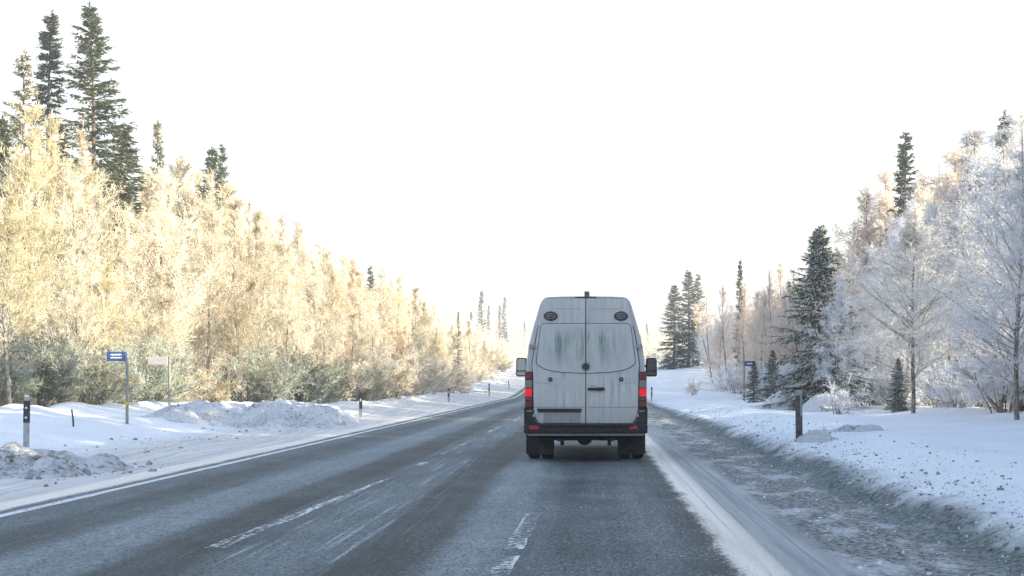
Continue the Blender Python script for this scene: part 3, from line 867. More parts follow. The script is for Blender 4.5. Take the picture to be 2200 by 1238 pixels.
special("ss1", 1035, 11.6, 624, SPR, "dark columnar spruce, tallest of the far left skyline next to the van", "spruce", 1.25)
special("ss1", 1085, 9.6, 636, SPR, "slim far spruce nearest to the left of the van roof", "spruce", 1.0)
special("ss1", 1074, 9.8, 655, SPR, "shorter far spruce between the columnar one and the van", "spruce", 1.0)
special("ss1", 1050, 10.8, 655, SPR, "faint far spruce just right of the columnar spruce", "spruce", .9)
special("ss1", 1012, 12.0, 668, SPR, "faint far spruce just left of the columnar spruce", "spruce", .9)
special("ss1", 932, 15.0, 654, SPR, "small far spruce tip above the end of the tan left slope", "spruce", .9)
special("ss1", 910, 16.0, 652, SPR, "tiny leftmost spruce tip of the far left skyline", "spruce", .9)
special("ss_pale", 985, 29, 668, SPR, "thin yellowish spruce leaning beside the road beyond the third left post", "spruce", .8)
special("sp1", 1043, 20.5, 738, SPR, "small green spruce at the road edge far down on the left, beside the van mirror", "spruce", 1.25)
special("sp2", 985, 28, 800, SPR, "knee-high green spruce in front of the thin yellowish leaning spruce", "spruce", 1.2)
special("sp2", 655, 52, 800, SPR, "low bushy young spruce behind the right end of the ploughed snow ridge", "spruce", 1.6)
special("sp1", 545, 50, 790, SPR, "low shaggy young spruce behind the middle of the ploughed snow ridge", "spruce", 1.9)
special("sf0", 1762, 63, 488, SPR, "big frost-dusted spruce behind the wooden post on the right", "spruce", 1.2)
special("ss0", 1946, 37, 288, SPR, "tall green spruce rising behind the white frosted birch on the right", "spruce", 1.25)
special("ss1", 2158, 40, 240, SPR, "spruce tip at the very top of the right forest by the photo edge", "spruce", 1.2)
special("sp0", 1448, 19.5, 612, SPR, "dark spruce forming the left side of the far clump right of the van", "spruce", 1.6)
special("sp1", 1478, 19.0, 582, SPR, "dark pointed spruce, tallest of the far clump right of the van", "spruce", 1.5)
special("ss0", 1500, 17.5, 590, SPR, "slim sunlit spruce at the right of the far clump right of the van", "spruce", 1.3)
special("ss0", 1590, 27, 560, SPR, "narrow golden-topped spruce between the thin birches on the right", "spruce", .75)
special("sp2", 1660, 48, 752, SPR, "green young spruce left of the big frost-dusted spruce", "spruce", 1.6)
special("sp0", 1620, 47, 775, SPR, "low bluish young spruce beside the small blue sign on the right", "spruce", 1.6)
special("sf0", 2190, 84, 815, SPR, "small snow-laden spruce at the right photo edge on the snow field", "spruce", 1.0)
special("sf0", 1930, 72, 770, SPR, "snowy young spruce hidden under the white frosted birch", "spruce", 1.1)
special("sp2", 2130, 74, 700, SPR, "dim green spruce inside the grey frosted thicket at right", "spruce", 1.1)
special("sp1", 25, 58, 640, SPR, "dark low spruce behind the nearest left marker post", "spruce", 1.5)

for x, s_, yt, lab in ((2075, 60, 690, "dark young spruce behind the thicket below the tall grey-blue birch"), (2010, 58, 720, "dim young spruce between the white birch and the grey-blue birch"),
                       (1885, 55, 745, "dim young spruce just right of the snowy gap"), (2170, 66, 640, "dark spruce behind the frosty bushes at the right photo edge")):
    special("sp1" if x != 2010 else "sp2", x, s_, yt, SPR, lab, "spruce", 1.35)

BIR = 'frosted_birch'
special("rwx", 1962, 80, 418, BIR, "brilliant white frosted birch in front of the tall green spruce", "birch", 1.15)
special("rg0", 2105, 70, 250, BIR, "tall grey-blue birch with dark visible limbs, right of the white frosted birch", "birch", 1.15)
special("rp1", 1855, 40, 385, BIR, "leaning peach-tinted birch between the big spruce and the white birch", "birch", 1.05, 0.0)
special("rp0", 1905, 36, 345, BIR, "pale sunlit birch crown left of the tall green spruce", "birch", 1.0)
special("rg0", 1803, 66, 590, BIR, "thin frosted birch standing against the right flank of the big spruce", "birch", .8)
special("rp2", 2010, 42, 330, BIR, "soft peach-tinted birch top just right of the tall green spruce", "birch", 1.1)
special("rw2", 2185, 98, 262, BIR, "frosted birch cut by the right photo edge", "birch", 1.0)
special("rp0", 2055, 52, 300, BIR, "peach-topped birch behind the tall grey-blue birch", "birch", 1.35)
special("rt0", 1600, 33, 590, BIR, "first bare-stemmed birch leaning left above the small blue sign", "birch", 1.0, 2.6)
special("rt1", 1640, 36, 575, BIR, "dark double-stemmed birch just right of the small blue sign", "birch", 1.1, 0.4)
special("rt0", 1672, 31, 548, BIR, "slim pale birch between the double-stemmed birch and the big spruce", "birch", 1.0)
special("rt0", 1562, 29, 600, BIR, "peach slender birch left of the narrow golden-topped spruce", "birch", 1.1, 3.0)
special("rt1", 1530, 25, 612, BIR, "peach frosted birch right of the far dark spruce clump", "birch", 1.3)
special("lb5", 745, 27, 498, BIR, "twin-topped tan birch standing above the slope right of centre left forest", "birch", .8)
special("lb2", 590, 34, 462, BIR, "tan birch with a dark forked stem near the crest of the left slope", "birch", .9)
special("lb0", 185, 52, 245, BIR, "straight pale-gold birch in front of the tallest spruce", "birch", .9)

# ------------------------------------------------------------------ the forests
def free(X, Y, r):
    for a, b in taken:
        if (a - X) ** 2 + (b - Y) ** 2 < r * r: return False
    return True

def left_place(x):
    for lim, s in ((130, "behind the nearest left marker post"), (300, "behind the blue sign on the left"), (450, "behind the pale blank sign"),
                   (620, "behind the long ploughed snow ridge"), (770, "right of the long ploughed snow ridge"), (900, "between the second and third left marker posts"),
                   (1010, "beyond the third left marker post")):
        if x < lim: return s
    return "far down the left side beside the van"
kinds_l = ["lb0", "lb1", "lb2", "lb3", "lb4", "lb5"]
nL = 0; far_spots = []
Y = 26.0
while Y < 270:
    dy = 2.2 + Y * .014
    edge = 14.8 - 4.0 * float(sst(44, 54, Y))
    lat = edge + random.uniform(0, 1.2)
    row = 0
    while lat < 32 and row < (9 if Y < 120 else 6):
        X = -lat + float(road_c(Y)) * .55
        yy = Y + random.uniform(-.5, .5) * dy
        x = 1270 + F * X / yy
        if x > -70 and x < 1150 and free(X, yy, 1.5):
            ratio = .49 + .06 * float(sst(300, 420, x)) - .04 * float(sst(260, 60, x)) * 0 - .06 * float(sst(840, 960, x))
            H = (1.31 - float(base_h(yy)) + ratio * abs(X)) * random.uniform(.74, 1.0) + .3
            if row == 0: H *= .72
            H = min(max(H, 3.2), 15.5)
            r_ = random.random()
            tan = "tan"
            key = random.choice(kinds_l)
            if x < 330 and r_ < .22: key = random.choice(["lg0", "lg1"]); tan = "golden"
            elif x > 640 and x < 960 and row < 2 and r_ < .2: key = random.choice(["lr0", "lr1"]); tan = "orange-brown"
            elif r_ > .9: key = "lg1"; tan = "golden"
            if yy > 150 or (row > 5 and yy > 90):
                far_spots.append((X, yy, H, key)); lat += 2.4; row += 1; continue
            size = "tall" if H > 8.2 else "short"
            where = left_place(x)
            lab = f"{size} {tan} frosted birch {where}"
            plant(key, X, yy, H, BIR, lab, "birch", f"{size} {tan} birches {where}", random.uniform(.85, 1.15) * (1.15 if H < 6 else 1))
            nL += 1
        lat += 1.9 + .22 * row + random.uniform(0, .9) + Y * .008; row += 1
    Y += dy

# undergrowth along the foot of the left forest
Y = 27.0
while Y < 150:
    edge = 14.6 - 4.2 * float(sst(44, 54, Y))
    for k in range(2):
        X = -(edge + random.uniform(-.6, 1.8)) + float(road_c(Y)); yy = Y + random.uniform(-.8, .8)
        x = 1270 + F * X / yy
        if not -40 < x < 1120: continue
        H = random.uniform(1.1, 2.3) * (1 if Y < 60 else 1.15)
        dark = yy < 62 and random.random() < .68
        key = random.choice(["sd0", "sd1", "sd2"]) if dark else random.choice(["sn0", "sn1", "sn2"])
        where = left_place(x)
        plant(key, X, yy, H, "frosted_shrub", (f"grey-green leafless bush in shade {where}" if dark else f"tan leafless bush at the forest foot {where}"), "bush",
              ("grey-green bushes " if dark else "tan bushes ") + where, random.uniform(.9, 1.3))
    Y += 1.6 + Y * .02

# right forest
def right_place(x):
    for lim, s in ((1560, "beside the far dark spruce clump"), (1700, "behind the small blue sign"), (1860, "behind the big frost-dusted spruce"), (2000, "behind the white frosted birch"), (2120, "around the tall grey-blue birch")):
        if x < lim: return s
    return "at the right edge of the photo"
Y = 30.0
while Y < 185:
    dy = 1.9 + Y * .008
    lat = (10.8 if Y < 75 else 10.5) + random.uniform(0, 1.2)
    row = 0
    while lat < 29 and row < 9:
        X = lat + float(road_c(Y)); yy = Y + random.uniform(-.5, .5) * dy
        x = 1270 + F * X / yy
        gap = (1835 < x < 1880 and yy < 70) or (X > 9.6 and abs((X - 8.65) * .375 + (yy - 37.5) * .927) < 1.7)   # sunbeam lane to the white birch
        if 1500 < x < 2290 and free(X, yy, 1.5) and not gap and not (yy > 75 and row > 4):
            ratio = .53 + .13 * float(sst(1700, 2050, x)) if yy > 52 else .62
            H = (1.31 - float(base_h(yy)) + ratio * abs(X)) * random.uniform(.78, 1.0)
            H = min(max(H, 3.5), 14.0)
            key = random.choice(["rw0", "rg0", "rw2", "rg0", "rg1"]) if yy < 56 else random.choice(["rp0", "rp1", "rp2", "rp0", "rt1", "rt0"])  # farther birches take the peach colour that stands for sunlit crowns
            if yy > 118:
                far_spots.append((X, yy, H, key)); lat += 2.6; row += 1; continue
            shade = "grey-white" if key.startswith("rg") else ("white" if key.startswith("rw") else "peach-tinted")
            size = "tall" if H > 7.5 else "short"
            where = right_place(x)
            plant(key, X, yy, H, BIR, f"{size} {shade} frosted birch on the right {where}", "birch", f"{size} {shade} birches {where}", random.uniform(.9, 1.15))
        lat += 1.8 + random.uniform(0, .9) + row * .12; row += 1
    Y += dy
Y = 30.0
while Y < 110:
    X = 10.0 + random.uniform(-.3, 2.4); yy = Y
    x = 1270 + F * X / yy
    if 1540 < x < 2230 and not 1835 < x < 1880:
        where = right_place(x)
        plant(random.choice(["sg0", "sg1", "sg2", "sw0"]), X, yy, random.uniform(1.0, 2.1), "frosted_shrub", f"frosty leafless bush on the right {where}", "bush", "frosty bushes " + where, random.uniform(.9, 1.3))
    Y += .62 + Y * .010
X_, Y_ = at(1490, 32); plant("sw1", X_, Y_, 1.2, "frosted_shrub", "round whitish bush alone on the far snow right of the van", "bush")
X_, Y_ = at(1800, 76); plant("sg1", X_, Y_, .9, "frosted_shrub", "sparse thin twigs sticking out of the snow below the big spruce", "bush")

# the same wood carries on beside and behind the camera: it is what shades the road
k = 0
for Y in np.arange(-36, 32, 2.4):
    for lat in (11.8, 14.6, 17.6, 21.0):
        X = lat + random.uniform(-.8, .8); yy = Y + random.uniform(-1, 1)
        key = random.choice(["sp0", "sp1", "sp2"])
        k += 1
        if yy > 5 and 1270 + F * (X - 4.6) / yy < 2215: continue
        H = random.uniform(8.5, 11.0)
        nm, cat, what = (SPR, "spruce", "dark spruce") if key.startswith("sp") else (BIR, "birch", "white frosted birch")
        plant(key, X, yy, H, nm, f"{what} of the right wood outside the photo beside the camera", cat, f"{what}s beside the camera", 1.6)

# far wood that closes the view
acc = {0: Acc(), 1: Acc()}
def far_wood(name, spots, keys, label, mats):
    Vs, Fs, ms, n0 = [], [], [], 0
    for X, Y, H, key in spots:
        H0, tm, cm = PROTO[key]
        nv = len(cm.vertices); co = np.empty(nv * 3, np.float32); cm.vertices.foreach_get("co", co); co = co.reshape(-1, 3)
        nf = len(cm.polygons); fi = np.empty(nf * 3, np.int32); cm.loops.foreach_get("vertex_index", fi); fi = fi.reshape(-1, 3)
        sel = rng.random(nf) < (.16 if Y > 200 else .3)
        fi = fi[sel]
        uq, inv = np.unique(fi, return_inverse=True); fi = inv.reshape(-1, 3); co = co[uq]
        # keep fewer but larger sprays
        ctr = co[fi].mean(1, keepdims=True); tri = ctr + (co[fi] - ctr) * (2.0 if Y > 200 else 1.6)
        a = random.uniform(0, 6.28); s = H / H0
        x = (tri[..., 0] * math.cos(a) - tri[..., 1] * math.sin(a)) * s + X; y = (tri[..., 0] * math.sin(a) + tri[..., 1] * math.cos(a)) * s + Y
        z = tri[..., 2] * s + float(terr(X, Y))
        Vs.append(np.stack([x, y, z], -1).reshape(-1, 3)); Fs.append(np.arange(len(fi) * 3).reshape(-1, 3) + n0); n0 += len(fi) * 3
        ms.append(np.full(len(fi), {'l': 0, 'r': 2}.get(key[0], 1)))
    me = mesh_np(name, np.concatenate(Vs), np.concatenate(Fs), mats, np.concatenate(ms))
    return tag(link(name, me), label, "forest", kind="stuff")
spots = list(far_spots)
for i in range(150):
    Y = random.uniform(275, 430); lat = random.uniform(11, 52) * (-1)
    spots.append((lat + float(road_c(Y)), Y, random.uniform(7, 11), random.choice(["lb0", "lb1", "lb3", "lb4", "ss1"])))
for i in range(110):
    Y = random.uniform(190, 430); lat = random.uniform(11, 45)
    spots.append((lat + float(road_c(Y)), Y, random.uniform(6, 9.5), random.choice(["rw0", "rw1", "lb0", "lb3", "ss1"])))
far_wood("distant_forest", spots, None, "hazy far wood behind the nearer trees, closing the end of the road", [M['twig_warm'], M['needle'], M['twig_white']])

# ------------------------------------------------------------------ roadside posts, poles and signs
M['post_dark'] = plain("post_black", (.035, .037, .04), .6)
M['post_grey'] = plain("post_grey", (.30, .32, .33), .7, .3, 0, .25)
M['post_wood'] = plain("post_wood", (.09, .088, .08), .85, .2, 0, .4, 9)
M['reflector'] = plain("reflector_white", (.62, .64, .66), .3, .5)
M['frost_cap'] = plain("frost_cap", (.74, .72, .66), .9, .1)
M['steel'] = plain("galvanised_steel", (.20, .215, .22), .5, .4, .3)
M['sign_blue'] = plain("sign_blue", (.030, .07, .20), .45, .4)
M['sign_white'] = plain("sign_white", (.66, .68, .69), .5, .4)
M['sign_back'] = plain("sign_back", (.36, .36, .37), .5, .4)
M['yellow'] = plain("yellow_tape", (.55, .42, .05), .6)
M['wood_stick'] = plain("stick_wood", (.07, .06, .05), .9)

def marker(X, Y, H, w, label, style, group=None, lean=0.0):
    z = float(terr(X, Y))
    o = empty("marker_post", (X, Y, z))
    o.rotation_euler = (0, lean, 0)
    b = MB(); lo = -.25; bandlo = H * .50
    if style == 'near':
        b.box((0, 0, (lo + H) / 2), (w, .04, H - lo), 0, 0, .008); b.build("post", M['post_grey'], o)
        c = MB(); c.box((0, 0, (bandlo + H * .93) / 2), (w + .006, .046, H * .93 - bandlo), 0, 0, .006); c.build("black_band", M['post_dark'], o)
        for zz in (.60, .79):
            c = MB(); c.tube([(0, -.030, H * zz), (0, -.022, H * zz)], .022, 14); c.build("reflector", M['reflector'], o)
        c = MB(); c.box((0, 0, H + .012), (w * .85, .045, .05), 0, 0, .018); c.build("frost_cap", M['frost_cap'], o)
    elif style == 'wood':
        b.box((0, 0, (lo + H) / 2), (w, .07, H - lo), 0, 0, .01); b.build("post", M['post_wood'], o)
        c = MB(); c.box((w * .30, -.038, H * .70), (w * .3, .008, H * .42)); c.build("reflector", M['post_grey'], o)
        c = MB(); c.box((0, 0, H - .05), (w + .008, .078, .10), 0, 0, .01); c.build("frost_cap", M['post_grey'], o)
        c = MB(); c.tube([(-w * .1, -.05, H * .52), (-w * .1, -.03, H * .52)], .016, 10); c.build("bolt", M['post_dark'], o)
    else:
        b.box((0, 0, (lo + H) / 2), (w, .04, H - lo), 0, 0, .006); b.build("post", M['post_grey'], o)
        c = MB(); c.box((0, 0, (H * .35 + H) / 2), (w + .006, .046, H * .65), 0, 0, .006); c.build("black_band", M['post_dark'], o)
        c = MB(); c.box((0, -.026, H * .72), (w * .5, .006, .10)); c.build("reflector", M['reflector'], o)
    return tag(o, label, "marker post", group)
def post_px(x, ytop, ybot, ground_guess=None):
    # solve depth so the foot sits on the ground under that pixel
    lo_, hi_ = 8.0, 320.0
    best = None
    for s in np.geomspace(200, 12, 4000):
        X, Y = at(x, s)
        yb = 815 - s * (float(terr(X, Y)) - 1.31)
        if best is None or abs(yb - ybot) < best[0]: best = (abs(yb - ybot), X, Y, (ybot - ytop) / s)
        if best[0] < .4 and yb < ybot - 3: break
    return best[1:]
X, Y, H = post_px(56, 853, 964); marker(X, Y, H, .10, "nearest left marker post, grey below with a black band and frosted top", 'near', lean=R(1.0))
X, Y, H = post_px(775, 845, 897); marker(X, Y, H, .10, "second left marker post, at the right end of the ploughed snow ridge", 'far')
X, Y, H = post_px(964, 835, 863); marker(X, Y, H, .10, "third left marker post on the snow edge, halfway to the van mirror", 'far')
X, Y, H = post_px(1051, 824, 852); marker(X, Y, H, .10, "fourth left marker post, short and dark near the van's left mirror", 'far')
X, Y, H = post_px(1095, 818, 838); marker(X, Y, H, .06, "farthest left marker post, a thin leaning stick beside the van's left mirror", 'far', lean=R(-9))
X, Y, H = post_px(1717, 838, 947); marker(X, Y, H, .115, "weathered wooden marker post on the right snow bank before the big spruce", 'wood', lean=R(-.6))
X, Y, H = post_px(1400, 832, 862); marker(X, Y, H, .08, "small dark marker post right beside the van's tail light on the right", 'far')

def pole(x, yt, yb, xt, label):
    X, Y, H = post_px(x, yt, yb)
    z = float(terr(X, Y)); s = F / Y
    b = MB(); b.tube([(0, 0, -.2), ((xt - x) / s * .5, .01, H * .5), ((xt - x) / s, .0, H)], [.022, .02, .016], 7)
    o = b.build("snow_pole", M['wood_stick']); o.location = (X, Y, z)
    tag(o, label, "snow pole")
pole(159, 880, 917, 154, "thin dark snow pole leaning between the nearest marker post and the blue sign")
pole(388, 868, 901, 382, "thin dark snow pole leaning beside the ploughed snow ridge, right of the pale sign")

def road_sign(x, ytop, ybot, xp0, xp1, yp0, yp1, label, style):
    X, Y, H = post_px(x, ytop, ybot)
    s = F / Y; z = float(terr(X, Y))
    o = empty("road_sign", (X, Y, z))
    b = MB(); b.tube([(0, 0, -.3), (0, 0, H)], .035, 10); b.build("pole", M['steel'], o)
    zc = 1.31 + (815 - (yp0 + yp1) / 2) / s - z; w = (xp1 - xp0) / s; hh = (yp1 - yp0) / s; xc = ((xp0 + xp1) / 2 - x) / s
    b = MB(); b.box((xc, -.045, zc), (w, .025, hh), 0, 0, .006); pl = b.build("sign_plate", M['sign_blue'] if style != 'pale' else M['sign_back'], o)
    for zz in (-.25, .25):
        c = MB(); c.box((math.copysign(.02, xc), -.02, zc + zz * hh), (.10, .03, .03)); c.build("clamp", M['steel'], o)
    if style == 'blue':
        for zz, ww, xo in ((.18, .60, 0), (-.14, .62, .01)):
            # two lines of small lettering, not legible in the photo: rows of short strokes
            c = MB(); n = 11
            for i in range(n):
                c.box((xc + xo * w + (i - (n - 1) / 2) * ww * w / n, -.0605, zc + zz * hh), (ww * w / n * .86, .004, hh * (.12 + .04 * ((i * 7) % 3))))
            c.build("text_line", M['sign_white'], pl)
        c = MB(); c.box((0, 0, (815 - 867) / s + 1.31 - z), (.085, .085, .09)); c.build("yellow_band", M['yellow'], o)
    elif style == 'small':
        c = MB(); c.box((xc + .06 * w, -.0605, zc), (w * .6, .004, hh * .2)); c.build("text_line", M['sign_white'], pl)
    tag(o, label, "road sign")
road_sign(273, 756, 911, 231, 271, 756, 776, "blue road sign with two white text lines on a grey pole, left verge", 'blue')
road_sign(364, 766, 878, 319, 361, 767, 784, "pale blank road sign on a thin pole right of the blue sign", 'pale')
road_sign(1598.5, 774, 861, 1599, 1620, 776, 787, "small blue road sign among the young spruces on the right", 'small')

# ------------------------------------------------------------------ the van
def van_paint():
    t = NT("dirty_white_paint")
    tc = t.n("ShaderNodeTexCoord").outputs["Object"]; S = t.sep(tc)
    run = t.noise(t.comb(t.math('MULTIPLY', S[0], 16), t.math('MULTIPLY', S[1], 1.5), t.math('MULTIPLY', S[2], 1.1)), 1.0, 5, .65)
    blot = t.noise(tc, 2.2, 4, .6); fine = t.noise(tc, 40, 4, .7)
    low = t.mr(S[2], 1.0, .55, 0, .45)
    dirt = t.math('ADD', t.math('MULTIPLY', t.mr(run, .46, .68), t.mr(blot, .40, .62)), low, clamp=True)
    c = t.mix(t.mr(blot, .3, .7), (.46, .485, .50), (.60, .625, .64))
    c = t.mix(t.math('MULTIPLY', dirt, .75), c, (.21, .23, .22))
    c = t.mix(t.math('MULTIPLY', t.mr(fine, .52, .7), .25), c, (.36, .37, .37))
    p = t.pbsdf(c, t.mr(dirt, 0, 1, .42, .75), None, spec=.35)
    return t.out(p.outputs[0])
M['van'] = van_paint()
def van_panel():
    t = NT("dirty_window_panel")
    tc = t.n("ShaderNodeTexCoord").outputs["Object"]; S = t.sep(tc)
    run = t.noise(t.comb(t.math('MULTIPLY', S[0], 13), 0.0, t.math('MULTIPLY', S[2], .9)), 1.0, 5, .7)
    run2 = t.noise(t.comb(t.math('MULTIPLY', S[0], 45), 0.0, t.math('MULTIPLY', S[2], 2.0)), 1.0, 3, .6)
    mask = t.math('MULTIPLY', t.mr(S[2], 1.42, 1.75), t.mr(S[2], 2.18, 1.95))
    mid = t.mr(t.math('ABSOLUTE', S[0]), .70, .40)
    d_ = t.math('MULTIPLY', t.math('MULTIPLY', t.mr(run, .44, .62), t.math('ADD', .35, t.math('MULTIPLY', run2, .9))), t.math('MULTIPLY', mask, mid))
    bl = t.mr(t.noise(t.comb(t.math('MULTIPLY', S[0], 4.5), 0.0, t.math('MULTIPLY', S[2], 2.2)), 1.0, 4, .6), .44, .60)
    d_ = t.math('ADD', d_, t.math('MULTIPLY', t.math('MULTIPLY', bl, t.math('MULTIPLY', mask, mid)), .35), clamp=True)
    c = t.mix(d_, (.50, .535, .55), (.17, .24, .22))
    return t.out(t.pbsdf(c, .45, spec=.35).outputs[0])
M['panel'] = van_panel()
M['black'] = plain("black_plastic", (.012, .016, .015), .6, .3, 0, .35)
M['seal'] = plain("rubber_seal", (.035, .045, .05), .7)
M['crease'] = plain("crease_grey", (.30, .325, .34), .6)
M['rubber'] = plain("tyre_rubber", (.025, .026, .026), .85, .2, 0, .4)
M['rim'] = plain("wheel_rim", (.12, .12, .12), .6)
M['plate'] = plain("licence_plate", (.27, .29, .31), .6)
M['metal_dark'] = plain("dirty_steel", (.03, .03, .03), .7)
def lens(name, c, emit=0.0):
    t = NT(name)
    tc = t.n("ShaderNodeTexCoord").outputs["Object"]
    w = t.n("ShaderNodeTexWave", bands_direction='Z'); t.l(tc, w.inputs[0]); w.inputs["Scale"].default_value = 14
    p = t.pbsdf(t.mix(t.math('MULTIPLY', w.outputs[1], .5), c, tuple(x * .5 for x in c)), .25, spec=.5)
    if emit > 0:
        p.inputs["Emission Color"].default_value = (*c, 1); p.inputs["Emission Strength"].default_value = emit
    return t.out(p.outputs[0])
M['lens_red'] = lens("red_lens", (.16, .012, .015)); M['lens_brake'] = lens("brake_lens", (.42, .002, .006), .30)
M['lens_clear'] = lens("clear_lens", (.22, .22, .20)); M['lens_dark'] = lens("dark_lens", (.05, .09, .075)); M['refl_red'] = lens("red_reflector", (.50, .01, .05))
M['glass'] = plain("dark_glass", (.03, .035, .04), .1, .5)
M['mirror'] = plain("mirror_glass", (.22, .29, .34), .12, .5, .75, .05)

VS = 136.4
van = empty("white_van", (-.088, F / VS, 0.0))
tag(van, "dirty white high-roof delivery van driving ahead with brake lights on", "van")
def vx(x): return (x - 1258.5) / VS
def vz(y): return 1.31 + (815 - y) / VS

prof = [(0, 2.625), (.40, 2.62), (.58, 2.612), (.655, 2.59), (.70, 2.545), (.728, 2.47), (.806, 2.204), (.862, 2.0), (.905, 1.816), (.932, 1.6), (.945, 1.427), (.957, 1.05), (.962, .80), (.962, .62), (.955, .46), (.90, .42), (0, .42)]
half = prof[:-1]
def station(y, ztop=2.625, wid=1.0, inset=0.0):
    ring = []
    for x, z in half:
        zz = .42 + (z - .42) * (ztop - .42) / (2.625 - .42)
        # width follows the untouched side wall at that height
        xs = [p[0] for p in half]; zs = [p[1] for p in half]
        xx = x if ztop > 2.6 else min(x + (.25 if 0 < x else 0), float(np.interp(zz, zs[::-1], xs[::-1])) if x > .5 else x * 1.2)
        ring.append((max(0, xx * wid - (inset if x > 0 else 0)), zz - (inset if z > 2.5 else 0)))
    pts = [(x, y, z) for x, z in ring] + [(-x, y, z) for x, z in reversed(ring[1:])]
    return pts
sts = [station(.012, 2.625, 1, .018), station(.0301, 2.625, 1, .004), station(.08), station(.6), station(2.0), station(3.2), station(4.0), station(4.35, 2.60), station(4.55, 2.50, .995), station(4.85, 2.20, .99), station(5.15, 1.85, .98),
       station(5.35, 1.55, .97), station(5.55, 1.38, .95), station(5.8, 1.22, .90), station(5.92, 1.05, .84)]
b = MB(); n = len(sts[0]); vs = [p for s_ in sts for p in s_]; fs = []
for i in range(len(sts) - 1):
    for k in range(n):
        fs.append((i * n + k, i * n + (k + 1) % n, (i + 1) * n + (k + 1) % n, (i + 1) * n + k))
b.add(vs, fs, 0, True)
b.add(sts[0], [tuple(reversed(range(n)))], 0); b.add(sts[-1], [tuple(range(n))], 0)
body = b.build("body", [M['van']], van)
# roof gutter strips along the sides
for sgn in (-1, 1):
    b = MB(); b.box((sgn * .955, 2.6, 1.02), (.03, 4.6, .05), 0, 0, .01); b.build("side_moulding", M['black'], van)
    b = MB(); b.box((sgn * .945, 4.35, 1.72), (.03, .85, .42), 0, 0, .012); b.build("side_window", M['glass'], van)
b = MB(); b.add([(-.72, 4.60, 2.49), (.72, 4.60, 2.49), (.86, 5.34, 1.60), (-.86, 5.34, 1.60)], [(0, 1, 2, 3)]); b.build("windscreen", M['glass'], van)

# rear doors
def rounded(poly, rad, seg=4):
    out = []
    n = len(poly)
    for i in range(n):
        p0, p, p1 = Vector(poly[i - 1]), Vector(poly[i]), Vector(poly[(i + 1) % n])
        r = rad[i] if hasattr(rad, '__len__') else rad
        if r <= 0: out.append(tuple(p)); continue
        a = p + (p0 - p).normalized() * min(r, (p0 - p).length * .45); c = p + (p1 - p).normalized() * min(r, (p1 - p).length * .45)
        for k in range(seg + 1):
            u = k / seg; q = a * (1 - u) ** 2 + p * 2 * u * (1 - u) + c * u * u; out.append(tuple(q))
    return out
dl = [(-.006, vz(641.5)), (vx(1167), vz(641.5)), (vx(1158), vz(699)), (vx(1150), vz(740)), (vx(1143.5), vz(785)), (vx(1145), vz(799)), (vx(1146), vz(874)), (vx(1149), vz(895)), (vx(1158), vz(910)), (-.006, vz(910))]
dl = rounded(dl, [0, .05] + [.02] * 6 + [.03, 0])
cx0 = .004
